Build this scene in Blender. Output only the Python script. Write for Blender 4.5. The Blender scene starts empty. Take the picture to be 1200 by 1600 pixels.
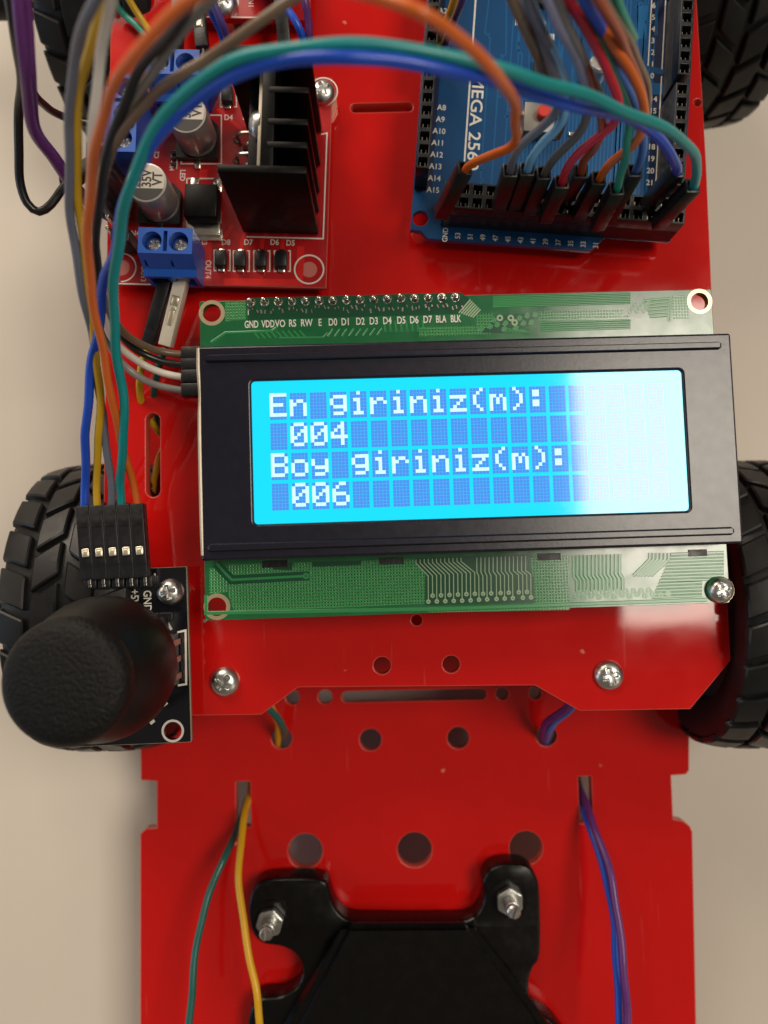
import bpy, bmesh, math, random
from mathutils import Vector as V, Matrix as M
random.seed(7)
S = 0.01                     # scene units per millimetre
sc = bpy.context.scene
col = sc.collection
R_ = math.radians

# ------------------------------------------------------------------ camera
CAMH, FPX = 155.0, 1200.0
_t, _a = R_(3.5), -R_(1.2)
CF = V((0, math.sin(_t), -math.cos(_t)))
_r0, _u0 = V((1, 0, 0)), V((0, math.cos(_t), math.sin(_t)))
CR = _r0*math.cos(_a) + _u0*math.sin(_a)
CU = _u0*math.cos(_a) - _r0*math.sin(_a)
CC = V((0, 0, CAMH))
cam = bpy.data.cameras.new('camera'); cob = bpy.data.objects.new('camera', cam); col.objects.link(cob)
m3 = M((CR, CU, -CF)).transposed()
cob.matrix_world = M.Translation(CC*S) @ m3.to_4x4()
cam.sensor_fit = 'VERTICAL'; cam.sensor_height = 34.6667; cam.sensor_width = 26.0; cam.lens = 26.0
cam.clip_start = 0.02; cam.clip_end = 200
cam.dof.use_dof = True; cam.dof.focus_distance = 143.0*S; cam.dof.aperture_fstop = 26e-3/(2.3*S)
sc.camera = cob

# ------------------------------------------------------------------ world and lamps
w = bpy.data.worlds.new('World'); sc.world = w; w.use_nodes = True
bg = w.node_tree.nodes['Background']; bg.inputs[0].default_value = (1.0, 0.86, 0.70, 1); bg.inputs[1].default_value = 0.13
def area(name, loc, size, power, color, target=(0, 0, 0), size_y=None):
    l = bpy.data.lights.new(name, 'AREA'); l.energy = power; l.color = color
    l.shape = 'RECTANGLE'; l.size = size*S; l.size_y = (size_y or size)*S
    o = bpy.data.objects.new(name, l); col.objects.link(o)
    o.location = V(loc)*S
    o.rotation_euler = (V(target)-V(loc)).to_track_quat('-Z', 'Y').to_euler()
    return o
# the ceiling panel whose mirror image lies on the right half of the display
o = area('ceiling_panel', (805, 205, 1500), 620, 0, (1.0, 0.90, 0.76), (805, 205, 0), 700)
o.rotation_euler = (0, 0, R_(2)); o.data.energy = 1900
# added warm fill lights, set where flat surfaces do not mirror them
area('fill_light_back', (-380, 850, 560), 560, 850, (1.0, 0.86, 0.70))
area('fill_light_side', (-2300, 600, 1500), 900, 700, (1.0, 0.86, 0.70))
area('fill_light_front', (1900, -1500, 1500), 800, 450, (1.0, 0.86, 0.70))
area('window', (-1500, -250, 420), 500, 260, (0.45, 0.70, 1.0), (0, 0, 0), 600)
sc.view_settings.view_transform = 'Standard'; sc.view_settings.look = 'None'
sc.view_settings.exposure = 0.0; sc.view_settings.gamma = 1.0
sc.render.engine = 'CYCLES'

# ------------------------------------------------------------------ pixel -> place helpers
def ray(px, py): return CF + CR*((px-600)/FPX) - CU*((py-800)/FPX)
def unp(px, py, z):
    d = ray(px, py); return CC + d*((z-CC.z)/d.z)
class Frame:
    def __init__(s, O, R): s.O, s.R, s.n = V(O), R, R.col[2].copy()
    def l(s, px, py, z=0.0):
        d = ray(px, py); P0 = s.O + s.n*z
        P = CC + d*((P0-CC).dot(s.n)/d.dot(s.n))
        return s.R.transposed() @ (P-s.O)
    def w(s, p): return s.R @ V(p) + s.O
    def mat(s): return M.Translation(s.O*S) @ s.R.to_4x4()
def flat(p0, p1, z):
    A, B = unp(*p0, z), unp(*p1, z); x = (B-A).normalized(); y = V((0, 0, 1)).cross(x)
    return Frame(A, M((x, y, V((0, 0, 1)))).transposed())

# ------------------------------------------------------------------ materials
MATS = {}
def mat(name, c, rough=0.5, metal=0.0, spec=0.5, var=0.0, vscale=60, bump=0.0, bscale=400, rvar=0.0, coat=0.0, emit=None, estr=0.0, ior=1.5):
    m = bpy.data.materials.new(name); m.use_nodes = True; nt = m.node_tree; N, L = nt.nodes, nt.links
    b = N['Principled BSDF']; b.inputs['Base Color'].default_value = (*c, 1); b.inputs['Roughness'].default_value = rough
    b.inputs['Metallic'].default_value = metal; b.inputs['Specular IOR Level'].default_value = spec; b.inputs['IOR'].default_value = ior
    if coat: b.inputs['Coat Weight'].default_value = coat; b.inputs['Coat Roughness'].default_value = 0.05
    if emit: b.inputs['Emission Color'].default_value = (*emit, 1); b.inputs['Emission Strength'].default_value = estr
    if var or bump or rvar:
        tc = N.new('ShaderNodeTexCoord')
        if var or rvar:
            n = N.new('ShaderNodeTexNoise'); n.inputs['Scale'].default_value = vscale; n.inputs['Detail'].default_value = 6
            L.new(tc.outputs['Object'], n.inputs['Vector'])
        if var:
            mx = N.new('ShaderNodeMix'); mx.data_type = 'RGBA'
            mx.inputs[6].default_value = (*[v*(1-var) for v in c], 1); mx.inputs[7].default_value = (*[min(1, v*(1+var)) for v in c], 1)
            L.new(n.outputs['Fac'], mx.inputs[0]); L.new(mx.outputs[2], b.inputs['Base Color'])
        if rvar:
            mr = N.new('ShaderNodeMapRange'); mr.inputs['From Min'].default_value = .3; mr.inputs['From Max'].default_value = .7
            mr.inputs['To Min'].default_value = max(0.02, rough-rvar); mr.inputs['To Max'].default_value = rough+rvar
            L.new(n.outputs['Fac'], mr.inputs['Value']); L.new(mr.outputs[0], b.inputs['Roughness'])
        if bump:
            n2 = N.new('ShaderNodeTexNoise'); n2.inputs['Scale'].default_value = bscale; n2.inputs['Detail'].default_value = 5
            L.new(tc.outputs['Object'], n2.inputs['Vector'])
            bp = N.new('ShaderNodeBump'); bp.inputs['Strength'].default_value = bump; bp.inputs['Distance'].default_value = 0.002
            L.new(n2.outputs['Fac'], bp.inputs['Height']); L.new(bp.outputs[0], b.inputs['Normal'])
    MATS[name] = m
    return m

def acrylic():
    m = mat('red_acrylic', (0.50, 0.0065, 0.0055), rough=0.06, var=0.10, vscale=8, rvar=0.04, ior=1.49)
    nt = m.node_tree; N, L = nt.nodes, nt.links; b = N['Principled BSDF']; tc = N['Texture Coordinate']
    src = b.inputs['Base Color'].links[0].from_socket
    # dust specks
    vo = N.new('ShaderNodeTexVoronoi'); vo.inputs['Scale'].default_value = 11; L.new(tc.outputs['Object'], vo.inputs['Vector'])
    nz = N.new('ShaderNodeTexNoise'); nz.inputs['Scale'].default_value = 90; L.new(tc.outputs['Object'], nz.inputs['Vector'])
    ad = N.new('ShaderNodeMath'); ad.operation = 'MULTIPLY_ADD'; ad.inputs[1].default_value = 0.14; L.new(nz.outputs['Fac'], ad.inputs[0]); L.new(vo.outputs['Distance'], ad.inputs[2])
    mr = N.new('ShaderNodeMapRange'); mr.inputs['From Min'].default_value = .128; mr.inputs['From Max'].default_value = .098
    L.new(ad.outputs[0], mr.inputs['Value'])
    gt = N.new('ShaderNodeMath'); gt.operation = 'GREATER_THAN'; gt.inputs[1].default_value = 0.40; L.new(vo.outputs['Color'], gt.inputs[0])
    mu = N.new('ShaderNodeMath'); mu.operation = 'MULTIPLY'; L.new(mr.outputs[0], mu.inputs[0]); L.new(gt.outputs[0], mu.inputs[1])
    # hairline scratches
    mp = N.new('ShaderNodeMapping'); mp.inputs['Scale'].default_value = (40, 1.6, 40); mp.inputs['Rotation'].default_value = (0, 0, 0.5)
    L.new(tc.outputs['Object'], mp.inputs['Vector'])
    ns = N.new('ShaderNodeTexNoise'); ns.inputs['Scale'].default_value = 3; ns.inputs['Detail'].default_value = 2; L.new(mp.outputs[0], ns.inputs['Vector'])
    ms = N.new('ShaderNodeMapRange'); ms.inputs['From Min'].default_value = .69; ms.inputs['From Max'].default_value = .80; ms.inputs['To Max'].default_value = .22
    L.new(ns.outputs['Fac'], ms.inputs['Value'])
    mxx = N.new('ShaderNodeMath'); mxx.operation = 'MAXIMUM'; L.new(mu.outputs[0], mxx.inputs[0]); L.new(ms.outputs[0], mxx.inputs[1])
    mh = N.new('ShaderNodeMath'); mh.operation = 'MULTIPLY'; mh.inputs[1].default_value = 0.75; L.new(mxx.outputs[0], mh.inputs[0])
    mx = N.new('ShaderNodeMix'); mx.data_type = 'RGBA'; mx.inputs[7].default_value = (0.62, 0.22, 0.18, 1)
    L.new(mh.outputs[0], mx.inputs[0]); L.new(src, mx.inputs[6]); L.new(mx.outputs[2], b.inputs['Base Color'])
    return m
RED = acrylic()
EDGE = mat('red_acrylic_edge', (0.58, 0.075, 0.055), rough=0.30, var=.2, vscale=30)
TABLE = mat('table_laminate', (0.585, 0.53, 0.46), rough=0.5, var=0.06, vscale=3.0, bump=0.10, bscale=120, spec=0.3)
RUBBER = mat('tyre_rubber', (0.0085, 0.0083, 0.0085), spec=.32, rough=0.40, var=0.3, vscale=14, rvar=0.10, bump=0.10, bscale=180)
RIM = mat('rim_plastic', (0.02, 0.02, 0.021), rough=0.4)
BLACKP = mat('black_plastic', (0.007, 0.007, 0.008), spec=.3, rough=0.42, bump=0.10, bscale=260, rvar=0.08, vscale=80)
HOUSE = mat('connector_plastic', (0.008, 0.008, 0.010), spec=.4, rough=0.38, bump=0.14, bscale=150, rvar=0.1, vscale=50, var=.3)
WHOUSE = mat('ivory_plastic', (0.62, 0.56, 0.46), rough=0.45, var=0.08, bump=0.1, bscale=150)
KNOB = mat('knob_rubber', (0.004, 0.0038, 0.0038), spec=.28, rough=0.45, var=0.15, vscale=30, bump=0.05, bscale=300)
KNOBTOP = mat('knob_grain', (0.0045, 0.0042, 0.004), spec=.22, rough=0.50, bump=1.0, bscale=150, var=0.2, vscale=40)
MATS['knob_grain'].node_tree.nodes['Bump'].inputs['Distance'].default_value = 0.0032
PRINT = mat('printed_black_plastic', (0.0035, 0.003, 0.003), rough=0.24, rvar=0.06, vscale=40, spec=.28)
def layers():
    nt = PRINT.node_tree; N, L = nt.nodes, nt.links; tc = N['Texture Coordinate']
    wv = N.new('ShaderNodeTexWave'); wv.bands_direction = 'Z'; wv.inputs['Scale'].default_value = 110; L.new(tc.outputs['Object'], wv.inputs['Vector'])
    nz = N.new('ShaderNodeTexNoise'); nz.inputs['Scale'].default_value = 35; L.new(tc.outputs['Object'], nz.inputs['Vector'])
    ad = N.new('ShaderNodeMath'); ad.operation = 'ADD'; L.new(wv.outputs['Fac'], ad.inputs[0]); L.new(nz.outputs['Fac'], ad.inputs[1])
    bp = N.new('ShaderNodeBump'); bp.inputs['Strength'].default_value = .12; bp.inputs['Distance'].default_value = .002
    L.new(ad.outputs[0], bp.inputs['Height']); L.new(bp.outputs[0], N['Principled BSDF'].inputs['Normal'])
layers()
BEZEL = mat('bezel_black_paint', (0.009, 0.0085, 0.018), rough=0.25, bump=0.05, bscale=170, rvar=0.015, vscale=60, var=.1)  # blue tint in the black stands in for haze from the lit screen
STEEL = mat('zinc_steel', (0.60, 0.60, 0.58), rough=0.33, metal=1.0, bump=0.10, bscale=120, rvar=0.08, vscale=60)
SOLDER = mat('solder', (0.70, 0.66, 0.58), rough=0.22, metal=1.0, bump=0.25, bscale=90)
ALU = mat('aluminium_can', (0.42, 0.39, 0.37), rough=0.36, metal=.65, rvar=0.06, vscale=50)
TABM = mat('chip_tab_metal', (0.50, 0.44, 0.34), rough=0.5, metal=0.6, var=.2)
SINK = mat('black_anodised', (0.0016, 0.0014, 0.0015), rough=0.40, rvar=0.08, vscale=40, spec=.12)
GREEN = mat('green_solder_mask', (0.008, 0.118, 0.038), rough=0.18, var=0.12, vscale=30, spec=0.85, rvar=.04)
GREEND = mat('green_mask_bare', (0.004, 0.062, 0.027), rough=0.18, spec=0.85)
GREENL = mat('green_trace', (0.028, 0.225, 0.070), rough=0.22, spec=0.7)
WTRACE = mat('tinned_trace', (0.27, 0.40, 0.24), rough=0.30)
PAD = mat('pad_gold', (0.62, 0.50, 0.33), rough=0.32, metal=0.7, var=.15)
def hatch():
    m = mat('green_copper_hatch', (0.008, 0.118, 0.038), rough=0.18, spec=0.85); nt = m.node_tree; N, L = nt.nodes, nt.links
    tc = N.new('ShaderNodeTexCoord'); sp = N.new('ShaderNodeSeparateXYZ'); L.new(tc.outputs['Object'], sp.inputs[0])
    outs = []
    for k in (0, 1):
        d = N.new('ShaderNodeMath'); d.operation = 'DIVIDE'; d.inputs[1].default_value = 0.56*S; L.new(sp.outputs[k], d.inputs[0])
        fr = N.new('ShaderNodeMath'); fr.operation = 'FRACT'; L.new(d.outputs[0], fr.inputs[0])
        pg = N.new('ShaderNodeMath'); pg.operation = 'PINGPONG'; pg.inputs[1].default_value = .5; L.new(fr.outputs[0], pg.inputs[0])
        mr = N.new('ShaderNodeMapRange'); mr.inputs['From Min'].default_value = .20; mr.inputs['From Max'].default_value = .30; L.new(pg.outputs[0], mr.inputs['Value'])
        outs.append(mr)
    mn = N.new('ShaderNodeMath'); mn.operation = 'MINIMUM'; L.new(outs[0].outputs[0], mn.inputs[0]); L.new(outs[1].outputs[0], mn.inputs[1])
    mx = N.new('ShaderNodeMix'); mx.data_type = 'RGBA'; mx.inputs[6].default_value = (0.034, 0.235, 0.066, 1); mx.inputs[7].default_value = (0.006, 0.070, 0.026, 1)
    L.new(mn.outputs[0], mx.inputs[0]); b = N['Principled BSDF']; L.new(mx.outputs[2], b.inputs['Base Color'])
    iv = N.new('ShaderNodeMath'); iv.operation = 'SUBTRACT'; iv.inputs[0].default_value = 1; L.new(mn.outputs[0], iv.inputs[1])
    bp = N.new('ShaderNodeBump'); bp.inputs['Strength'].default_value = .5; bp.inputs['Distance'].default_value = .0006
    L.new(iv.outputs[0], bp.inputs['Height']); L.new(bp.outputs[0], b.inputs['Normal'])
    return m
HATCH = hatch()
REDPCB = mat('red_solder_mask', (0.36, 0.010, 0.012), rough=0.22, var=0.28, vscale=22, spec=0.6)
REDTR = mat('red_trace', (0.55, 0.018, 0.016), rough=0.22, spec=0.6)
BLUEPCB = mat('blue_solder_mask', (0.005, 0.055, 0.165), rough=0.26, var=0.15, vscale=12)
BLUETR = mat('blue_trace', (0.010, 0.098, 0.255), rough=0.26)
BLACKPCB = mat('black_solder_mask', (0.0055, 0.0055, 0.0085), rough=0.2, spec=0.6, rvar=.05)
FR4 = mat('board_edge', (0.30, 0.27, 0.20), rough=0.6, var=.2)
INK = mat('white_ink', (0.66, 0.63, 0.57), rough=0.5, var=.12, vscale=90)
INKB = mat('black_ink', (0.015, 0.014, 0.013), rough=0.5)
TERM = mat('blue_terminal', (0.010, 0.085, 0.42), rough=0.36, var=0.08, bump=.05, bscale=200)
REDBTN = mat('red_button', (0.5, 0.03, 0.02), rough=0.4)
NAVY = mat('dark_blue_strip', (0.004, 0.012, 0.05), rough=0.3)
def wire_mat(n, c): return mat('wire_'+n, c, rough=0.34, var=0.12, vscale=25, bump=0.12, bscale=70, rvar=.08)
WC = {n: wire_mat(n, c) for n, c in dict(teal=(0.004, 0.23, 0.24), blue=(0.009, 0.065, 0.48), orange=(0.58, 0.115, 0.012), slate=(0.115, 0.125, 0.165),
      yellow=(0.60, 0.40, 0.012), ochre=(0.50, 0.30, 0.010), white=(0.66, 0.61, 0.54), black=(0.010, 0.009, 0.009), grey=(0.22, 0.205, 0.19), brown=(0.150, 0.100, 0.065),
      darkgrey=(0.085, 0.078, 0.075), purple=(0.105, 0.022, 0.145), violet=(0.075, 0.045, 0.22), red=(0.47, 0.012, 0.032), lightblue=(0.17, 0.40, 0.66), green=(0.02, 0.24, 0.17),
      skyblue=(0.055, 0.14, 0.42), lavender=(0.25, 0.25, 0.36), deepgreen=(0.012, 0.10, 0.085), rust=(0.30, 0.06, 0.025), gold=(0.62, 0.33, 0.010)).items()}
SCREEN = mat('screen_backlight', (0.01, 0.05, 0.12), rough=0.075, spec=.63, emit=(0.0, 0.76, 1.0), estr=0.98, rvar=.02, vscale=20)
DOTOFF = mat('screen_dot_dark', (0.01, 0.02, 0.12), rough=0.075, spec=.63, emit=(0.085, 0.30, 0.88), estr=0.92, var=.1)
DOTON = mat('screen_dot_lit', (0.1, 0.2, 0.25), rough=0.075, spec=.63, emit=(0.66, 0.97, 1.0), estr=1.0)

# ------------------------------------------------------------------ mesh helpers (millimetres in, scene units out)
def obj(name, bm, m, parent=None, smooth=False, angle=40):
    me = bpy.data.meshes.new(name)
    if isinstance(bm, bmesh.types.BMesh):
        bm.to_mesh(me); bm.free()
    me.transform(M.Scale(S, 4)); me.update()
    for q in (m if isinstance(m, (list, tuple)) else [m]): me.materials.append(q)
    if smooth:
        me.polygons.foreach_set('use_smooth', [True]*len(me.polygons))
        try: me.set_sharp_from_angle(angle=R_(angle))
        except Exception: pass
    o = bpy.data.objects.new(name, me); col.objects.link(o)
    if parent: o.parent = parent
    return o
def pieces(name, bm, m, parent=None, smooth=False, angle=40):
    """every loose piece of bm becomes a part of its own"""
    bm.verts.ensure_lookup_table(); seen = set(); out = []
    for v0 in bm.verts:
        if v0 in seen: continue
        st, isl = [v0], []
        seen.add(v0)
        while st:
            v = st.pop(); isl.append(v)
            for e in v.link_edges:
                o = e.other_vert(v)
                if o not in seen: seen.add(o); st.append(o)
        nb = BM(); mp = {v: nb.verts.new(v.co) for v in isl}
        for f in {f for v in isl for f in v.link_faces}: nb.faces.new([mp[v] for v in f.verts]).material_index = f.material_index
        nb.normal_update(); out.append(obj(name, nb, m, parent, smooth, angle))
    bm.free(); return out
def tag(o, label, cat=None, group=None):
    o['label'] = label
    if cat: o['category'] = cat
    if group: o['group'] = group
    return o
def thing(name, label, cat, mw=None, group=None):
    o = bpy.data.objects.new(name, None); col.objects.link(o); o.empty_display_size = .05
    if mw is not None: o.matrix_world = mw
    return tag(o, label, cat, group)
def share(name, me, parent, loc=(0, 0, 0), rot=(0, 0, 0)):
    o = bpy.data.objects.new(name, me); col.objects.link(o); o.parent = parent
    o.location = V(loc)*S; o.rotation_euler = rot
    return o
def BM(): return bmesh.new()
def merge(bm, other):
    me = bpy.data.meshes.new('t'); other.to_mesh(me); other.free(); bm.from_mesh(me); bpy.data.meshes.remove(me)
def box(bm, c, s, bev=0.0, rotz=0, mi=0, seg=2, mtx=None):
    b = BM(); bmesh.ops.create_cube(b, size=1)
    bmesh.ops.scale(b, vec=V(s), verts=b.verts)
    if bev: bmesh.ops.bevel(b, geom=b.edges[:], offset=bev, segments=seg, affect='EDGES', profile=.5)
    T = M.Translation(V(c)) @ M.Rotation(rotz, 4, 'Z')
    if mtx: T = mtx @ T
    bmesh.ops.transform(b, matrix=T, verts=b.verts)
    for f in b.faces: f.material_index = mi
    merge(bm, b); return bm
def lathe(bm, prof, n=32, mtx=None, mi=0):
    rings = []
    for r, z in prof:
        if r < 1e-6: rings.append([bm.verts.new((0, 0, z))])
        else: rings.append([bm.verts.new((r*math.cos(2*math.pi*k/n), r*math.sin(2*math.pi*k/n), z)) for k in range(n)])
    fs = []
    for a, b in zip(rings, rings[1:]):
        for k in range(n):
            k2 = (k+1) % n
            q = [a[k % len(a)], a[k2 % len(a)], b[k2 % len(b)], b[k % len(b)]]
            u = []
            for x in q:
                if x not in u: u.append(x)
            if len(u) > 2:
                f = bm.faces.new(u); f.material_index = mi; fs.append(f)
    if mtx is not None:
        vs = [v for r in rings for v in r]; bmesh.ops.transform(bm, matrix=mtx, verts=vs)
    return bm
def cyl(bm, x, y, z0, z1, r, n=20, bev=.0, mi=0, mtx=None):
    T = M.Translation((x, y, 0))
    if mtx is not None: T = mtx @ T
    p = [(0, z0), (r, z0), (r, z1-bev), (r-bev, z1), (0, z1)] if bev else [(0, z0), (r, z0), (r, z1), (0, z1)]
    return lathe(bm, p, n, T, mi)
def fixn(bm): bmesh.ops.recalc_face_normals(bm, faces=bm.faces[:]); return bm
def prism(bm, pts, z0, z1, mi=0, mtx=None):
    a = [bm.verts.new((*p, z0)) for p in pts]; b = [bm.verts.new((*p, z1)) for p in pts]; n = len(pts)
    fs = [bm.faces.new(a[::-1]), bm.faces.new(b)] + [bm.faces.new((a[i], a[(i+1) % n], b[(i+1) % n], b[i])) for i in range(n)]
    for f in fs: f.material_index = mi
    if mtx is not None: bmesh.ops.transform(bm, matrix=mtx, verts=a+b)
    return bm
def circ(x, y, r, n=28): return [(x+r*math.cos(2*math.pi*k/n), y+r*math.sin(2*math.pi*k/n)) for k in range(n)]
def rrect(x0, y0, x1, y1, r, n=5):
    p = []
    for cx, cy, a in ((x1-r, y1-r, 0), (x0+r, y1-r, 90), (x0+r, y0+r, 180), (x1-r, y0+r, 270)):
        p += [(cx+r*math.cos(R_(a+90*k/n)), cy+r*math.sin(R_(a+90*k/n))) for k in range(n+1)]
    return p
def plate(outline, holes, z0, z1, bev=0.0, edge=False):
    """a flat sheet with holes, thickness z0..z1 (a filled 2-D curve turned into a mesh)"""
    cu = bpy.data.curves.new('c', 'CURVE'); cu.dimensions = '2D'; cu.fill_mode = 'BOTH'
    th = (z1-z0)/2; cu.extrude = th-bev; cu.bevel_depth = bev; cu.bevel_resolution = 1; cu.offset = -bev
    for poly in [outline]+list(holes):
        sp = cu.splines.new('POLY'); sp.points.add(len(poly)-1); sp.use_cyclic_u = True
        for q, p in zip(sp.points, poly): q.co = (p[0], p[1], 0, 1)
    o = bpy.data.objects.new('c', cu); col.objects.link(o)
    dg = bpy.context.evaluated_depsgraph_get(); dg.update()
    me = bpy.data.meshes.new_from_object(o.evaluated_get(dg))
    bpy.data.objects.remove(o); bpy.data.curves.remove(cu)
    b = BM(); b.from_mesh(me); bpy.data.meshes.remove(me)
    bmesh.ops.translate(b, vec=(0, 0, (z0+z1)/2), verts=b.verts)
    bmesh.ops.remove_doubles(b, verts=b.verts, dist=1e-4)
    b.normal_update()
    for f in b.faces: f.material_index = 1 if edge and abs(f.normal.z) < .95 else 0
    return b
def boolean(bm, cut):
    """bm minus cut"""
    ms = []
    for b in (bm, cut):
        me = bpy.data.meshes.new('b'); fixn(b); b.to_mesh(me); b.free(); o = bpy.data.objects.new('b', me); col.objects.link(o); ms.append(o)
    md = ms[0].modifiers.new('b', 'BOOLEAN'); md.object = ms[1]; md.operation = 'DIFFERENCE'; md.solver = 'EXACT'
    dg = bpy.context.evaluated_depsgraph_get(); dg.update()
    me = bpy.data.meshes.new_from_object(ms[0].evaluated_get(dg))
    b = BM(); b.from_mesh(me)
    for o in ms: bpy.data.objects.remove(o)
    return b
def spline(pts, step=1.2, closed=False):
    P = [V(p) for p in pts]; out = []
    n = len(P)
    for i in range(n if closed else n-1):
        if closed: a, b, c, d = P[(i-1) % n], P[i], P[(i+1) % n], P[(i+2) % n]
        else: a, b, c, d = P[max(i-1, 0)], P[i], P[i+1], P[min(i+2, n-1)]
        k = max(2, int((c-b).length/step))
        for j in range(k):
            t = j/k; out.append(.5*((2*b)+(c-a)*t+(2*a-5*b+4*c-d)*t*t+(3*b-a-3*c+d)*t**3))
    if not closed: out.append(P[-1])
    return out
def tube(bm, path, r, n=12, cap=True):
    up = None; rings = []
    for i, p in enumerate(path):
        tn = (path[min(i+1, len(path)-1)]-path[max(i-1, 0)]).normalized()
        if up is None: up = tn.orthogonal().normalized()
        up = (up-tn*up.dot(tn)).normalized(); sd = tn.cross(up)
        rings.append([bm.verts.new(p+(up*math.cos(2*math.pi*k/n)+sd*math.sin(2*math.pi*k/n))*r) for k in range(n)])
    for a, b in zip(rings, rings[1:]):
        for k in range(n): bm.faces.new((a[k], a[(k+1) % n], b[(k+1) % n], b[k]))
    if cap: bm.faces.new(rings[0][::-1]); bm.faces.new(rings[-1])
    return bm
def strip(bm, pts, wd, z, h=.03, mi=0, sl=0.0):
    """a raised flat track along 2-D points"""
    P = [V((p[0], p[1])) for p in pts]; L = []; Rr = []
    for i, p in enumerate(P):
        d0 = (P[i]-P[i-1]).normalized() if i else (P[1]-P[0]).normalized()
        d1 = (P[i+1]-P[i]).normalized() if i < len(P)-1 else d0
        d = (d0+d1); d = d.normalized() if d.length > 1e-6 else d0
        nrm = V((-d.y, d.x)); k = wd/2/max(.4, nrm.dot(V((-d0.y, d0.x))))
        L.append(p+nrm*k); Rr.append(p-nrm*k)
    vt = [(bm.verts.new((l.x, l.y, z+h)), bm.verts.new((r.x, r.y, z+h)), bm.verts.new((l.x+(l.x-r.x)/wd*sl, l.y+(l.y-r.y)/wd*sl, z)), bm.verts.new((r.x-(l.x-r.x)/wd*sl, r.y-(l.y-r.y)/wd*sl, z))) for l, r in zip(L, Rr)]
    for a, b in zip(vt, vt[1:]):
        for q in ((a[0], a[1], b[1], b[0]), (a[0], b[0], b[2], a[2]), (a[1], a[3], b[3], b[1])):
            f = bm.faces.new(q); f.material_index = mi
    return bm
def ringm(bm, x, y, r0, r1, z, h=.05, n=28, mi=0, a0=0, a1=360):
    vs = []
    full = abs(a1-a0) >= 360
    for k in range(n+(0 if full else 1)):
        a = R_(a0+(a1-a0)*k/n); c, s_ = math.cos(a), math.sin(a)
        vs.append([bm.verts.new((x+r*c, y+r*s_, zz)) for r, zz in ((r0, z-.2*0), (r0, z+h), (r1, z+h), (r1, z))])
    m = len(vs)
    for k in range(m if full else m-1):
        a, b = vs[k], vs[(k+1) % m]
        for j in range(3):
            f = bm.faces.new((a[j], b[j], b[j+1], a[j+1])); f.material_index = mi
    return bm
def text(bm, s, x, y, z, size, rot=0, sx=1.0, bold=0.0, align='CENTER', mi=0, h=.02, mtx=None):
    cu = bpy.data.curves.new('t', 'FONT'); cu.body = s; cu.size = size; cu.align_x = align; cu.align_y = 'CENTER'; cu.extrude = h; cu.offset = bold; cu.resolution_u = 3
    o = bpy.data.objects.new('t', cu); col.objects.link(o)
    dg = bpy.context.evaluated_depsgraph_get(); dg.update()
    me = bpy.data.meshes.new_from_object(o.evaluated_get(dg)); bpy.data.objects.remove(o); bpy.data.curves.remove(cu)
    T = M.Translation((x, y, z)) @ M.Rotation(rot, 4, 'Z') @ M.Diagonal((sx, 1, 1, 1))
    if mtx is not None: T = mtx @ T
    me.transform(T)
    for p in me.polygons: p.material_index = mi
    n0 = len(bm.faces); bm.from_mesh(me); bpy.data.meshes.remove(me)
    bm.faces.ensure_lookup_table()
    for f in bm.faces[n0:]: f.material_index = mi
    return bm
def basis(A, B, up=V((0, 0, 1))):
    """matrix with z running from A to B"""
    z = (V(B)-V(A)).normalized(); x = up.cross(z)
    if x.length < 1e-3: x = V((1, 0, 0)).cross(z).cross(z) * -1 if abs(z.x) < .9 else V((0, 1, 0))
    x.normalize(); y = z.cross(x)
    return M.Translation(V(A)) @ M((x, y, z)).transposed().to_4x4()

# ================================================================== SETTING
ZT = -56.0                                    # table top
bm = BM(); box(bm, (0, 0, ZT-10), (4000, 4000, 20), 1)
t = obj('table_top', bm, TABLE); t['kind'] = 'structure'; t['label'] = 'pale beige table top under the robot car'

# ================================================================== CHASSIS PLATES
def pl(pts, z): return [tuple(unp(x, y, z)[:2]) for x, y in pts]
def pc(x, y, r, z): c = unp(x, y, z); d = (unp(x+r, y, z)-c).length; return circ(c.x, c.y, d)
ZL = -30.0
low_out = [(1092, 1850), (1088, 1600), (1082, 1300), (1078, 1291), (1068, 1283), (1052, 1280), (1049, 1212), (1072, 1210), (1077, 1204), (1077, 1096), (1050, 1090), (1040, 600), (1020, -350),
           (215, -350), (218, 600), (219, 1100), (220, 1219), (245, 1221), (245, 1294), (228, 1295), (219, 1303), (219, 1600), (216, 1850)]
def slotp(x0, y0, x1, y1, z, r=None):
    a, b = unp(x0, y1, z), unp(x1, y0, z); h = (b.y-a.y)/2; wd = (b.x-a.x)/2
    return rrect(a.x, a.y, b.x, b.y, r if r is not None else min(h, wd)*.98)
low_holes = [pc(477, 1330, 27, ZL), pc(648, 1328, 27, ZL), pc(822, 1325, 26, ZL), pc(579, 1156, 17, ZL), pc(716, 1153, 17, ZL), pc(440, 1154, 16, ZL), pc(854, 1150, 16, ZL),
             pc(457, 1090, 11, ZL), pc(508, 1089, 11, ZL), pc(785, 1084, 10, ZL), pc(837, 1083, 10, ZL),
             slotp(534, 1076, 760, 1098, ZL), slotp(369, 1221, 391, 1293, ZL, .15), slotp(906, 1213, 924, 1287, ZL, .15)]
lo = obj('lower_chassis_plate', plate(pl(low_out, ZL), low_holes, ZL-3, ZL, .17, True), [RED, EDGE])
tag(lo, 'lower red acrylic chassis plate with notched sides, round holes and long slot', 'chassis plate')
up_out = [(1080, -150), (1104, 260), (1112, 450), (1142, 1032), (1079, 1108), (906, 1111), (836, 1071), (466, 1074), (408, 1117), (232, 1119), (158, 1036), (163, 700), (168, 300), (172, 90), (170, -150)]
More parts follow.
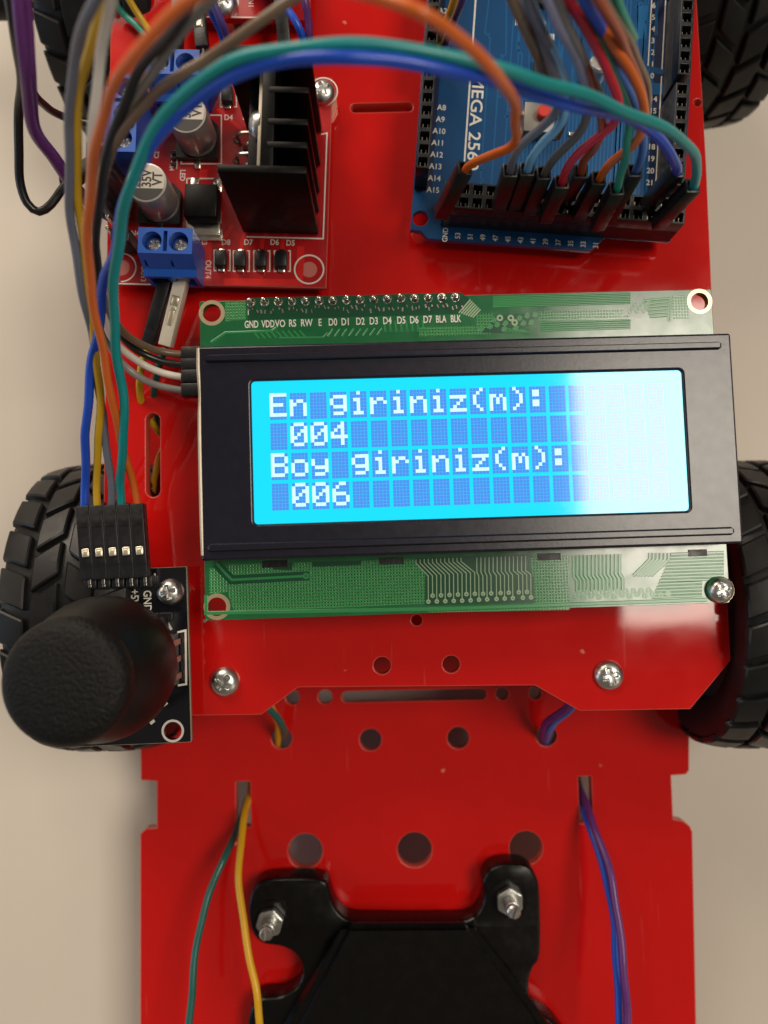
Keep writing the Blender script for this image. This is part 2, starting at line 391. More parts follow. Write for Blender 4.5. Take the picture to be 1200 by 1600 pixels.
up_holes = [pc(651, 969, 8.5, 0), pc(597, 1040, 13.5, 0), pc(705, 1038, 13.5, 0), slotp(548, 160, 645, 176, 0), slotp(228, 645, 250, 777, 0), pc(1090, 160, 6, 0)]
upp = obj('upper_chassis_plate', plate(pl(up_out, 0), up_holes, -3, 0, .17, True), [RED, EDGE])
tag(upp, 'upper red acrylic chassis plate under the display, with cut front corners', 'chassis plate')

# ================================================================== SCREWS
def pan_head(rad, h, cross=1.0, rot=0.3):
    b = BM(); nr, ns = 22, 64; rings = []
    for i in range(nr+1):
        q = i/nr
        ring = []
        for k in range(ns if i else 1):
            a = 2*math.pi*k/ns; x, y = rad*q*math.cos(a), rad*q*math.sin(a)
            z = h*(1-q**2.6)**.5 if q < 1 else 0
            ca, sa = math.cos(rot), math.sin(rot); u, v = x*ca+y*sa, -x*sa+y*ca
            au, av = abs(u)/rad, abs(v)/rad
            d = max(0, min(1, (0.17-min(au, av))/.06))*max(0, min(1, (.58-max(au, av))/.12))
            z -= d*h*.45*cross*(1-.5*max(au, av))
            ring.append(b.verts.new((x, y, z)))
        rings.append(ring)
    for k in range(ns): b.faces.new((rings[0][0], rings[1][k], rings[1][(k+1) % ns]))
    for A, B in zip(rings[1:], rings[2:]):
        for k in range(ns): b.faces.new((A[k], B[k], B[(k+1) % ns], A[(k+1) % ns]))
    bot = [b.verts.new((v.co.x, v.co.y, -.25)) for v in rings[-1]]
    for k in range(ns): b.faces.new((rings[-1][k], bot[k], bot[(k+1) % ns], rings[-1][(k+1) % ns]))
    b.faces.new(bot[::-1])
    return b
def screw(px, py, z, rad, h, label, rot, down, spacer=None, group=None, tilt=(0, 0)):
    p = unp(px, py, z+h*.5); p.z = z
    t = thing('pan_head_screw', label, 'screw', M.Translation(p*S) @ M.Rotation(tilt[0], 4, 'X') @ M.Rotation(tilt[1], 4, 'Y'), group)
    obj('head', pan_head(rad, h, 1, rot), STEEL, t, True, 50)
    obj('shank', cyl(BM(), 0, 0, -down, -.3, 1.45, 16), STEEL, t, True)
    if spacer: obj('spacer', lathe(BM(), [(1.5, spacer[0]), (2.6, spacer[0]), (2.6, spacer[1]), (1.5, spacer[1])], 6), PAD, t)
    return t
SG = 'pan head screws through the red plate'
screw(350, 1066, 0.3, 2.95, 1.9, 'silver pan head screw in red plate beside the joystick board', .9, 30, (-29.9, -3.35), SG)
screw(953, 1056, 0.3, 2.95, 1.7, 'silver cross head screw in red plate below the right end of the display', .25, 30, (-29.9, -3.35), SG)

# ================================================================== WHEELS
def wheel_parts():
    c = R = 32.5
    car = lathe(BM(), [(22, -11.5), (24, -12.4), (27.5, -12.8), (29.6, -12.3), (30.7, -10.8), (31.1, 0), (30.7, 10.8), (29.6, 12.3), (27.5, 12.8), (24, 12.4), (22, 11.5), (22, -11.5)], 72, M.Rotation(R_(90), 4, 'Y'))
    rim = lathe(BM(), [(0, -6), (8, -6), (9, -9), (21, -9.5), (21.95, -11), (21.95, 11), (21, 9.5), (9, 9), (8, 6), (0, 6)], 40, M.Rotation(R_(90), 4, 'Y'))
    hub = lathe(BM(), [(0, -34), (4, -34), (4, -6.2), (0, -6.2)], 16, M.Rotation(R_(90), 4, 'Y'))
    return car, rim, hub
def crown(x): return 32.5-1.6*(abs(x)/13)**3.0
def tread(x0, x1, da, skew, inset=.06):
    """one rubber block; x across the tread, angle along it"""
    b = BM(); na, nx = 2, 2; top = []; bot = []
    def P(x, a, r): return (x, r*math.sin(a), r*math.cos(a))
    for i in range(nx+1):
        fx = i/nx; rt, rb = [], []
        for j in range(na+1):
            fa = j/na-.5
            x = x0+(x1-x0)*fx; xi = x0+(x1-x0)*(inset+(1-2*inset)*fx)
            sk = skew*(fx-.5)
            rb.append(b.verts.new(P(x, da*fa+sk, 30.0))); rt.append(b.verts.new(P(xi, da*fa*(1-1.6*inset)+sk, crown(xi))))
        top.append(rt); bot.append(rb)
    for i in range(nx):
        for j in range(na): b.faces.new((top[i][j], top[i+1][j], top[i+1][j+1], top[i][j+1]))
    def side(A, B):
        for k in range(len(A)-1): b.faces.new((A[k], A[k+1], B[k+1], B[k]))
    side(top[0], bot[0]); side(bot[nx], top[nx]); side([r[0] for r in bot], [r[0] for r in top]); side([r[na] for r in top], [r[na] for r in bot])
    fixn(b); bmesh.ops.bevel(b, geom=[e for e in b.edges if len(e.link_faces) == 2 and e.calc_face_angle(0) > .6], offset=.3, segments=1, affect='EDGES')
    return b
car, rim, hub = wheel_parts()
NT = 24
rows = [(-12.75, -6.75, .222, -.07, 0), (-6.1, -0.45, .226, .11, .5), (0.45, 6.1, .226, -.11, 0), (6.75, 12.75, .222, .07, .5)]
proto = thing('wheel', 'x', 'wheel')
tyre = obj('tyre', car, RUBBER, proto, True, 35)
for x0, x1, da, sk, ph in rows:
    b = tread(x0, x1, da, sk); first = obj('tread_block', b, RUBBER, tyre, True, 25)
    for k in range(NT):
        a = 2*math.pi*(k+ph)/NT
        if k == 0: first.rotation_euler.x = a
        else: share('tread_block', first.data, tyre, rot=(a, 0, 0))
obj('wheel_rim', rim, RIM, proto, True, 35); obj('axle', hub, BLACKP, proto, True, 35)
def copy_tree(o, parent=None):
    c = o.copy(); col.objects.link(c)
    if parent: c.parent = parent
    for ch in list(o.children): copy_tree(ch, c)
    return c
ZA = -23.2
def wheel_at(o, X, Y, flip, spin, label):
    o.location = V((X, Y, ZA))*S; o.rotation_euler = (spin, 0, math.pi if flip else 0)
    tag(o, label, 'wheel', 'black treaded wheels of the robot car')
xl = unp(-2, 945, 6).x+13; xr = unp(1084, 1135, ZA).x+11.8
yl = unp(100, 946, ZA).y; yr = unp(1140, 940, ZA).y
yf = unp(110, 178, ZA).y+28.5; yfr = unp(1120, 185, ZA).y+34.5
w2, w3, w4 = [copy_tree(proto) for _ in range(3)]
wheel_at(proto, xl, yl, False, .10, 'black treaded wheel beneath the joystick, at the left of the display')
wheel_at(w2, xr, yr, True, .22, 'black treaded wheel at the right of the display, beside the cut plate corner')
wheel_at(w3, unp(48, 0, 6).x+10, yf, False, .05, 'black treaded wheel behind the purple wire at top left')
wheel_at(w4, xr-1.2, yfr, True, .16, 'black treaded wheel beside the blue board at top right')

# ================================================================== DISPLAY
LR = M(((0.99961709, -0.01177949, 0.02503851), (0.01177459, 0.99993062, 0.00034319), (-0.02504081, -0.00004824, 0.99968643)))
LF = Frame((-33.37897578, -10.66671996, 12.33779719), LR)
lcd = thing('display_module', 'green circuit board display with black bezel and glowing blue four line text screen', 'display', LF.mat())
def L2(px, py, z=0): p = LF.l(px, py, z); return (p.x, p.y)
PH = [L2(331, 489), L2(1093, 471), L2(1127, 922), L2(339, 948)]
pcb = obj('circuit_board', plate(rrect(0, 0, 98, 60, .3, 2), [circ(*p, 1.72) for p in PH], -1.6, 0, .04), [GREEN], lcd)
b = BM()
for p in PH: ringm(b, *p, 1.72, 2.45, 0.0, .05, 40)
pieces('mounting_ring', b, PAD, pcb)
b = plate(rrect(.02, .02, 97.98, 59.98, .3, 2), [circ(*p, 1.8) for p in PH], -1.55, -.08)
bmesh.ops.scale(b, vec=(1.0009, 1.0012, 1), verts=b.verts)
obj('board_edge', b, FR4, pcb)
# copper: hatched pours, bare areas and tracks
def quad(bm, pts, z, mi=0):
    f = bm.faces.new([bm.verts.new((*p, z)) for p in pts]); f.material_index = mi
b = BM()
def hq(x0, y0, x1, y1, mi=0, z=.012): quad(b, [L2(x0, y1), L2(x1, y1-(x1-x0)*.03), L2(x1, y0-(x1-x0)*.03), L2(x0, y0)], z, mi)
quad(b, [L2(357, 882), L2(647, 874), L2(664, 897), L2(665, 943), L2(366, 957), L2(357, 930)], .012)          # lower left pour
quad(b, [L2(327, 888), L2(355, 886), L2(356, 925), L2(327, 928)], .012)
quad(b, [L2(827, 872), L2(889, 868), L2(889, 944), L2(834, 944), L2(834, 905)], .012)
quad(b, [L2(670, 948), L2(890, 948), L2(890, 953), L2(670, 957)], .012)
quad(b, [L2(352, 470), L2(384, 470), L2(384, 500), L2(352, 502)], .012)
quad(b, [L2(655, 511), L2(742, 509), L2(742, 523), L2(655, 526)], .012)
quad(b, [L2(745, 490), L2(770, 489), L2(768, 523), L2(742, 523)], .012)
quad(b, [L2(842, 487), L2(985, 483), L2(985, 497), L2(842, 501)], .012)
quad(b, [L2(1050, 462), L2(1075, 461), L2(1076, 498), L2(1050, 499)], .012)
pieces('copper_hatch', b, HATCH, pcb)
b = BM()
quad(b, [L2(648, 872), L2(826, 866), L2(834, 905), L2(836, 942), L2(664, 946), L2(664, 897)], .014)
quad(b, [L2(385, 466), L2(720, 457), L2(738, 470), L2(722, 490), L2(388, 500)], .014)
quad(b, [L2(776, 493), L2(838, 489), L2(828, 508), L2(800, 521), L2(752, 520)], .014)
strip(b, [L2(338, 880), L2(352, 896), L2(362, 906), L2(478, 900), L2(483, 900)], 1.7, .003, .016)
quad(b, [L2(425, 880), L2(458, 879), L2(456, 891), L2(427, 890)], .017); quad(b, [L2(488, 878), L2(565, 876), L2(564, 883), L2(488, 886)], .017)
quad(b, [L2(1000, 458), L2(1022, 474), L2(1001, 498), L2(970, 490)], .014)
pieces('bare_board', b, GREEND, pcb)
b = BM(); bt = BM()
def tr(pts, wd=.22, mi=0, bmx=None, z=.016): strip(bmx or b, [L2(*p) for p in pts], wd, z, .045, mi, .10 if bmx is None else 0)
def via(x, y, r=.42, bmx=None): p = L2(x, y); ringm(bmx or b, *p, .16, r, .018, .05, 14)
for i in range(12):                                            # first fan of tracks
    x = 650+i*6.4; y0 = 874-i*.25; xe = 669+i*6.6; ye = 900-i*.5
    yv = 940-i*.2 if i % 2 == 0 else 931-i*.3
    tr([(x, y0), (x, y0+6), (xe, ye), (xe+.3, yv)], .17, 0, bt); via(xe+.3, yv, .42, bt)
for i in range(13):
    x = 745+i*6.35; xe = x+(3 if i < 4 else 5 if i < 9 else 8)
    yv = 937-i*.3 if i % 2 == 0 else 928-i*.3
    tr([(x, 871-i*.2), (x, 894-i*.2), (xe, 900-i*.2), (xe+.4, yv)], .17, 0, bt); via(xe+.4, yv, .42, bt)
for i in range(13):                                            # tracks in the glare
    x = 896+i*6.0
    tr([(x, 868-i*.2), (x, 900-i*.3), (x+5, 907-i*.3), (x+5, 925-i*.2)], .42)
for i in range(6): tr([(1045-i*6, 864), (1045-i*6, 874), (1017-i*5.5, 900)], .42)
for i in range(13):
    x = 900+i*12; via(x, 934-i*.4-(0 if i % 2 else 2), .55); via(x+6, 926-i*.4, .55) if x < 1020 else None
for i in range(14): tr([(1048-i*2.2, 866+i*5.2), (1131-(0 if i < 9 else 34), 863+i*5.2)], .34)
tr([(338, 880), (352, 896), (362, 906), (476, 900)], .3); via(478, 900, .6)
tr([(322, 930), (322, 958), (700, 951), (1105, 937)], .5)
for i in range(7): tr([(770, 464+i*2.6), (985, 458+i*2.6)], .16)
for i in range(5): tr([(845, 504+i*3.2), (985, 500+i*3.2)], .16)
for i in range(6): tr([(1005+i*2, 470+i*5), (1045, 466+i*5.4), (1048, 476+i*5)], .3); via(1046, 476+i*4.6, .4)
for k in range(3):
    for j in range(3): via(984+j*11+k*4, 487-j*1+k*(-6), .45)
for i in range(8):
    x = 600+i*8.6; tr([(x, 502-i*.2), (x+2, 516-i*.2)], .14); via(x+2, 517-i*.2, .32)
for i in range(9):
    x = 396+i*9; tr([(x, 518-i*.2), (x+9, 529-i*.3)], .14)
for i in range(8):
    x = 512+i*11; tr([(x+8, 514-i*.2), (x, 526-i*.3)], .14)
tr([(330, 535), (352, 520), (382, 519), (425, 517), (432, 512)], .3)
tr([(436, 528), (505, 527), (512, 520)], .14)
for (x, y) in ((766, 510), (752, 514), (772, 500), (777, 507), (788, 514), (812, 497), (824, 493), (836, 492), (818, 505), (830, 504), (790, 505), (806, 512)):
    tr([(x-2.5, y+4), (x+2.5, y-3)], .55); via(x, y, .5)
for i in range(8): tr([(788+i*4, 512+i*.5), (792+i*5, 520)], .14)
obj('copper_track', b, GREENL, pcb)['kind'] = 'stuff'
obj('tinned_track', bt, WTRACE, pcb)['kind'] = 'stuff'
b = BM()
for i in range(7):                                             # tinned comb beside BLK
    tr([(717+i*3.6, 489-i*.2-0+i*.0+i*1.4), (735+i*2.6, 468+i*2.6)], .26, 0, b)
for (x, y) in ((781, 497), (798, 497), (804, 504)): p = L2(x, y); ringm(b, *p, .28, .62, .02, .06, 18)
pieces('tinned_pad', b, WTRACE, pcb)
# solder joints of the pin row
bj = BM(); ringm(bj, 0, 0, .5, .85, .02, .05, 16)
lathe(bj, [(.84, .03), (.7, .12), (.42, .5), (.36, .9), (.0, .95)], 14)
box(bj, (0, 0, 1.0), (.58, .5, 1.5), .1)
jm = None
for i in range(16):
    p = L2(392+i*21.3, 473-i*.55)
    if jm is None: q = obj('solder_joint', bj, SOLDER, pcb, True, 40); jm = q.data; q.location = V((*p, 0))*S
    else: q = share('solder_joint', jm, pcb, (*p, 0))
    q.rotation_euler = (random.uniform(-.12, .12), random.uniform(-.12, .12), random.uniform(0, .5))
b = BM(); cyl(b, 0, 0, .0, .55, .32, 8)
for i in range(16):                                            # flux and solder whiskers below the pins
    for k in range(3):
        p = L2(386+i*21.3+k*7+random.uniform(-2, 2), 483-i*.55+random.uniform(-3, 5)); strip(b, [(p[0], p[1]), (p[0]+random.uniform(-.1, .4), p[1]-random.uniform(.4, .9))], random.uniform(.16, .34), .02, .12)
obj('solder_splash', b, SOLDER, pcb)['kind'] = 'stuff'
b = BM(); names = 'GND VDD VO RS RW E D0 D1 D2 D3 D4 D5 D6 D7 BLA BLK'.split()
for s, x in zip(names, (393, 419, 438, 457, 479, 500, 520, 540, 563, 584, 605, 627, 647, 668, 689, 712)):
    p = L2(x, 507.5-(x-393)*.028); text(b, s, *p, .05, 1.95, R_(0), .60 if len(s) == 3 else .70, .03)
for s, x, y in (('1', 388, 489),): text(b, s, *L2(x, y), .05, 1.4)
obj('printed_lettering', b, INK, pcb)
# bezel
ZB = 8.0
c1, c2, c3, c4 = LF.l(306, 543, ZB), LF.l(1143, 518, ZB), LF.l(1161, 847, ZB), LF.l(317, 879, ZB)
bx0, bx1 = (c1.x+c4.x)/2, (c2.x+c3.x)/2; by0, by1 = (c3.y+c4.y)/2, (c1.y+c2.y)/2
s1, s2, s3, s4 = LF.l(391, 596, ZB), LF.l(1064, 577, ZB), LF.l(1080, 796, ZB), LF.l(398, 821, ZB)
wx0, wx1 = (s1.x+s4.x)/2, (s2.x+s3.x)/2; wy0, wy1 = (s3.y+s4.y)/2, (s1.y+s2.y)/2
bz = obj('bezel', plate(rrect(bx0, by0, bx1, by1, .5, 4), [rrect(wx0, wy0, wx1, wy1, .7, 4)], .3, ZB, .45), BEZEL, lcd)
b = BM()
def bead(x0, x1, y, r, h):
    n = 10; ra = []
    pr = [(r, 0), (r*.86, h*.45), (r*.68, h*.88), (r*.55, h), (-r*.55, h), (-r*.68, h*.88), (-r*.86, h*.45), (-r, 0)]; n = 7
    st = [(x0, .02), (x0+.25*r, .6), (x0+.8*r, 1), (x1-.8*r, 1), (x1-.25*r, .6), (x1, .02)]
    R2 = [[b.verts.new((x, y+u*max(k, .25), ZB-.03+v*k)) for u, v in pr] for x, k in st]
    for A, B in zip(R2, R2[1:]):
        for k in range(n): b.faces.new((A[k], A[k+1], B[k+1], B[k]))
bead(bx0+1.3, bx1-1.9, by1-2.35, .75, .75); bead(bx0+1.0, bx1-1.6, by0+2.3, .75, .75)
pieces('pressed_rib', fixn(b), BEZEL, bz, True, 28)
b = BM(); P = spline([(bx0+.12, by1-.3, ZB-.35), (bx0+.05, by1-4, ZB-.3), (bx0+.3, by1-9, ZB-.35), (bx0+.1, by1-14, ZB-.3), (bx0+.12, by0+8, ZB-.3), (bx0+.25, by0+1, ZB-.35)], .8)
tube(b, P, .38, 8); obj('edge_glint', b, TABM, bz, True)  # pale metal strip stands in for the reflection along the bezel's bevel
b = BM()
for x, wd in ((430, 40), (612, 38), (858, 36), (1090, 30)):
    p = L2(x, 884-(x-430)*.026); box(b, (p[0], p[1]+.35, .03), (wd/8.3, 1.3, .12), .05)
pieces('bezel_tab', b, HOUSE, bz)
# screen
scn = BM(); box(scn, ((wx0+wx1)/2, (wy0+wy1)/2, ZB-1.1), (wx1-wx0+1.2, wy1-wy0+1.2, 1.2), 0)
scr = obj('screen', scn, SCREEN, lcd); scr['label'] = 'glowing cyan screen'
F5 = {'E': '11111 10000 10000 11110 10000 10000 11111', 'n': '00000 00000 10110 11001 10001 10001 10001', 'g': '00000 01111 10001 10001 01111 00001 01110',
      'i': '00100 00000 01100 00100 00100 00100 01110', 'r': '00000 00000 10110 11001 10000 10000 10000', 'z': '00000 00000 11111 00010 00100 01000 11111',
      '(': '00010 00100 01000 01000 01000 00100 00010', ')': '01000 00100 00010 00010 00010 00100 01000', 'm': '00000 00000 11010 10101 10101 10001 10001',
      ':': '00000 01100 01100 00000 01100 01100 00000', '0': '01110 10001 10011 10101 11001 10001 01110', '4': '00010 00110 01010 10010 11111 00010 00010',
      'B': '11110 10001 10001 11110 10001 10001 11110', 'o': '00000 00000 01110 10001 10001 10001 01110', 'y': '00000 00000 10001 10001 01111 00001 01110',
      '6': '00110 01000 10000 11110 10001 10001 01110', ' ': '00000 '*7}
LINES = ['En giriniz(m):', ' 004', 'Boy giriniz(m):', ' 006']
e1, e2, e3 = LF.l(421, 615, ZB-.5), LF.l(1036, 598, ZB-.5), LF.l(428, 798, ZB-.5)
CW = (e2.x-e1.x+.60)/20; CH = (e1.y-e3.y+.6)/4; dx = (CW-.60)/5; dy = (CH-.60)/8
cells = {}
def cell_mesh(ch):
    if ch in cells: return cells[ch]
    b = BM(); rws = (F5[ch].split()+['00000'])[:8]
    for r in range(8):
        for c in range(5):
            on = rws[r][c] == '1'; g = .022 if not on else .0
            x0, x1 = c*dx+g, (c+1)*dx-g; y1, y0 = -r*dy-g, -(r+1)*dy+g; z = .03 if on else .02
            f = b.faces.new([b.verts.new(q) for q in ((x0, y0, z), (x1, y0, z), (x1, y1, z), (x0, y1, z))]); f.material_index = 1 if on else 0
    o = obj('character_cell', b, [DOTOFF, DOTON], scr); cells[ch] = o.data; bpy.data.objects.remove(o); return cells[ch]
for r in range(4):
    for c in range(20):
        ch = LINES[r][c] if c < len(LINES[r]) else ' '
        share('character_cell', cell_mesh(ch), scr, (e1.x+c*CW, e1.y-r*CH, ZB-.5))
# pin holder and interface board under the display, seen from other sides
bkl = BM(); p = LF.l(400, 520, -1.6); box(bkl, (p.x+21, p.y-8, -5.2), (42, 19, 1.6), .1); obj('interface_board', bkl, BLACKPCB, lcd)
bkl = BM(); p0 = L2(392, 473); box(bkl, (p0[0]+19.8, p0[1], -3.1), (41, 2.5, 2.8), .1); obj('pin_holder', bkl, BLACKP, lcd)
pw = LF.w((*PH[2], .32))
screw(1128, 922, pw.z, 2.55, 1.9, 'shiny cross head screw at the lower right corner of the green display board', .55, pw.z+2, (-pw.z+.05, -2.75), None, (.03, .05))

# ================================================================== JOYSTICK
JZ = 6.0
JF = flat((86, 1168), (298, 1159), JZ)
joy = thing('joystick_module', 'black thumb joystick on a small black circuit board, left of the display', 'joystick', JF.mat())
def J2(px, py, z=0): p = JF.l(px, py, z); return (p.x, p.y)
jtl, jtr, jbr = J2(84, 893), J2(291, 887), J2(298, 1159)
jw = (jbr[0]+jtr[0])/2; jh = (jtl[1]+jtr[1])/2
jh4 = [J2(106, 930), J2(265, 924), J2(270, 1142), J2(108, 1148)]
b = plate(rrect(0, 0, jw, jh, .2, 2), [circ(*p, 1.75) for p in jh4], -1.6, 0, .04)
jb = obj('circuit_board', b, BLACKPCB, joy)
b = plate(rrect(-.06, -.06, jw+.06, jh+.06, .2, 2), [circ(*p, 1.9) for p in jh4], -1.5, -.05); obj('board_edge', b, FR4, jb)
b = BM()
for p in jh4: ringm(b, *p, 1.72, 2.15, 0, .05, 36)
strip(b, [J2(277, 988), J2(290, 985), J2(291, 1069), J2(278, 1071)], .38, .01, .02)
strip(b, [J2(160, 918), J2(242, 915), J2(242, 896)], .30, .01, .02)
strip(b, [J2(218, 955), J2(262, 980)], .9, .01, .02); strip(b, [J2(256, 962), J2(268, 984)], .5, .01, .02)
for s, x, y in (('GND', 230, 939), ('+5V', 210, 933), ('VRX', 189, 932), ('VRY', 167, 932), ('SW', 146, 932)):
    text(b, s, *J2(x, y), .03, 2.15, R_(-90), .85, .03)
for x, y in ((238, 1128), (258, 1100)): box(b, (*J2(x, y), .02), (1.0, .6, .02), 0, .6)
pieces('printed_lettering', b, INK, jb)
b = BM()
jc = J2(201, 1028)
box(b, (jc[0], jc[1], 5.5), (16, 16, 11), .5); obj('gimbal_housing', b, BLACKP, joy, True)
b = BM(); p = J2(272, 1028, 0); box(b, (p[0]-.5, p[1], 4.5), (3.2, 9.5, 8.0), .2); pot = obj('potentiometer', b, mat('pot_grey', (.06, .055, .055), .35), joy)
b = BM()
for dy_ in (-3.2, 0, 3.2): box(b, (p[0]+1.25, p[1]+dy_, 3.6), (.5, 1.1, 6.5), .1)
box(b, (p[0]+.6, p[1]+1.2, 8.6), (1.4, 2.4, .3), .05)
pieces('potentiometer_pin', b, mat('copper_pin', (.45, .22, .16), .4, .6), pot)
b = BM(); box(b, (jc[0], jc[1]-9.4, 4.5), (9.5, 3.2, 8), .2); obj('potentiometer', b, MATS['pot_grey'], joy)
b = BM(); p = J2(261, 963); box(b, (p[0], p[1], .5), (2.6, 1.6, 1.0), .15); box(b, (p[0]-2.2, p[1]-.4, .5), (1.6, 2.4, .9), .15); pieces('resistor', b, BLACKP, jb)
kb = V((jc[0], jc[1], 0))
prof = [(6.0, 8.5), (11.0, 8.6), (11.9, 9.6), (12.45, 11.6), (12.55, 13.8), (12.4, 16.0), (12.0, 18.2), (11.4, 20.4), (10.7, 22.4), (10.0, 24.0), (9.5, 25.2), (9.35, 26.0), (9.7, 26.5)]
prof = [tuple(v[:2]) for v in spline([(r, z, 0) for r, z in prof], .5)]
kn = obj('knob', lathe(BM(), prof, 72, M.Translation(kb)), KNOB, joy, True, 60)
prof = [(9.7, 26.5), (10.05, 27.3), (10.05, 28.6), (9.7, 29.6), (9.0, 30.3), (8.0, 30.75), (6, 31.1), (3, 31.3), (0, 31.35)]
prof = [tuple(v[:2]) for v in spline([(r, z, 0) for r, z in prof], .35)]
obj('thumb_pad', lathe(BM(), prof[:-1]+[(0, 31.35)], 90, M.Translation(kb)), KNOBTOP, kn, True, 70)
# five right-angle pins in their black holder
b = BM(); pins = BM()
for i in range(5):
    x, y = J2(143+i*21.6, 911-i*.7, 2.0); box(b, (x, y, 1.4), (2.35, 2.3, 2.6), .25); box(pins, (x, y+.3, 1.6+1.3), (.6, 1.2, .5), .1)
    box(pins, (x, y-.55, 2.75), (.62, .62, .35), .1)
ph = pieces('pin_holder', b, HOUSE, joy, True)[0]; pieces('pin', pins, mat('dull_pin', (.22, .2, .18), .35, .9), ph)
pj = JF.w((*jh4[1], .0)); screw(264, 925, pj.z+.2, 2.55, 1.9, 'shiny screw at the corner of the black joystick board', .3, pj.z+2, (-pj.z+.0, -1.85))

# ================================================================== shared electronic pieces
def housing_mesh(win=True):
    b = BM(); box(b, (0, 0, 7), (2.5, 2.5, 14), .14)
    b = boolean(b, box(BM(), (0, 0, 13.6), (1.75, 1.75, 3.0)))
    if win:
        b = boolean(b, box(BM(), (0, 1.25, 5.0), (1.6, .9, 2.0))); b = boolean(b, box(BM(), (.1, 1.30, 8.0), (1.75, .35, 4.0)))
    return b
HM = {}
def housing(A, B, parent_thing, m=HOUSE, win=True, up=V((0, 0, 1)), crimp=True, sub=None):
    """connector sleeve from mating end A to wire end B (world mm), 14 mm long"""
    k = (win, m.name)
    if k not in HM:
        o = obj('t', housing_mesh(win), m, None, True, 30); HM[k] = o.data; bpy.data.objects.remove(o)
        if 'c' not in HM:
            o = obj('t', box(box(BM(), (0, .80, 5.1), (1.45, .8, 1.7), .22), (0, 1.05, 4.9), (1.15, .5, 1.2), .15), mat('crimp_tin', (.85, .77, .60), .32, .85), None, True); HM['c'] = o.data; bpy.data.objects.remove(o)
    z = (V(B)-V(A)).normalized(); y = (up-z*up.dot(z)).normalized(); x = y.cross(z)
    T = M.Translation(V(A)*S) @ M((x, y, z)).transposed().to_4x4()
    o = bpy.data.objects.new('connector_housing', HM[k]); col.objects.link(o); o.parent = parent_thing; o.matrix_parent_inverse = M.Identity(4); o.matrix_local = parent_thing.matrix_world.inverted() @ T if parent_thing.matrix_world else T
    if win and crimp:
        c = bpy.data.objects.new('crimp', HM['c']); col.objects.link(c); c.parent = o
    return o
def wire(pts, color, label, ends=(), r=.70, cat='wire', group='jumper wires', name='jumper_wire'):
    """pts = (px, py, z) along the wire; ends = ((A, B, material, window, up), ...)"""
    W = [unp(*p) for p in pts]
    P = spline(W, 1.0); ph = random.uniform(0, 6); n = len(P)
    for i, q in enumerate(P):
        e = min(1, i/14, (n-1-i)/14)*.22
        q += V((math.sin(i*.19+ph)+.6*math.sin(i*.47+2*ph), math.cos(i*.23+ph)+.5*math.sin(i*.41+ph), math.sin(i*.15+3*ph)))*e
    b = tube(BM(), P, r, 12)
    if ends:
        t = thing(name, label, cat, M.Identity(4), group)
        obj('insulated_wire', b, WC[color], t, True, 60)
        for A, B, m, win, up in ends: housing(A, B, t, m, win, up)
        return t
    o = obj(name, b, WC[color], None, True, 60); return tag(o, label, cat, group)

def term_mesh(n):
    wd = n*5.0+.2
    b = BM(); prism(b, [(7.8, 0), (7.8, 10), (2.9, 10), (1.3, 6.3), (0, 5.8), (0, 0)], -wd/2, wd/2, 0, M(((0, 0, 1, 0), (1, 0, 0, 0), (0, 1, 0, 0), (0, 0, 0, 1))))
    cut = BM()
    for i in range(n):
        x = (i-(n-1)/2)*5.0
        cyl(cut, x, 5.25, 5, 11, 1.85, 24); box(cut, (x, -1, 3.0), (3.6, 5, 3.6))
        box(cut, (x-1.7, 1.0, 9), (.5, 2.4, 5))
        if i: box(cut, (x-2.5, 5.3, 10), (.75, 3.9, 3))
    return boolean(b, cut)
def term_screw():
    b = pan_head(1.75, .7, 1.6, .6); return b
TS = obj('t', term_screw(), STEEL, None, True, 50); TSM = TS.data; bpy.data.objects.remove(TS)
TM = {}
def terminal(parent, x, y, n, rot):
    if n not in TM:
        o = obj('t', term_mesh(n), TERM, None, False); TM[n] = o.data; bpy.data.objects.remove(o)
    o = share('screw_terminal', TM[n], parent, (x, y, 0), (0, 0, rot))
    for i in range(n): share('terminal_screw', TSM, o, ((i-(n-1)/2)*5.0, 5.25, 7.6), (0, 0, i*.9))
    return o

# ================================================================== MOTOR DRIVER
DZ = 4.5
DF = flat((170, 441), (509, 449), DZ)
drv = thing('motor_driver', 'red motor driver board with black finned heat sink and two silver capacitors', 'circuit board', DF.mat(), 'red motor driver boards')
def D2(px, py, z=0): p = DF.l(px, py, z); return (p.x, p.y)
dw = D2(509, 449)[0]; dh = dw*1.0
dhl = [(3.2, 3.2), D2(483, 421), D2(505, 143), (3.2, dh-3.2)]
dhl[0] = D2(190, 418)
b = plate(rrect(0, 0, dw, dh, .2, 2), [circ(*p, 1.6) for p in dhl[:2]], -1.6, 0, .04)
db = obj('circuit_board', b, REDPCB, drv)
b = plate(rrect(-.05, -.05, dw+.05, dh+.05, .2, 2), [], -1.5, -.06); obj('board_edge', b, mat('red_board_edge', (.45, .12, .10), .5), db)
b = BM()
ringm(b, *dhl[0], 2.75, 3.0, 0, .03, 36, 0, -90, 90); ringm(b, *dhl[1], 2.75, 3.05, 0, .03, 36)
ringm(b, *dhl[2], 2.75, 3.0, 0, .03, 36)
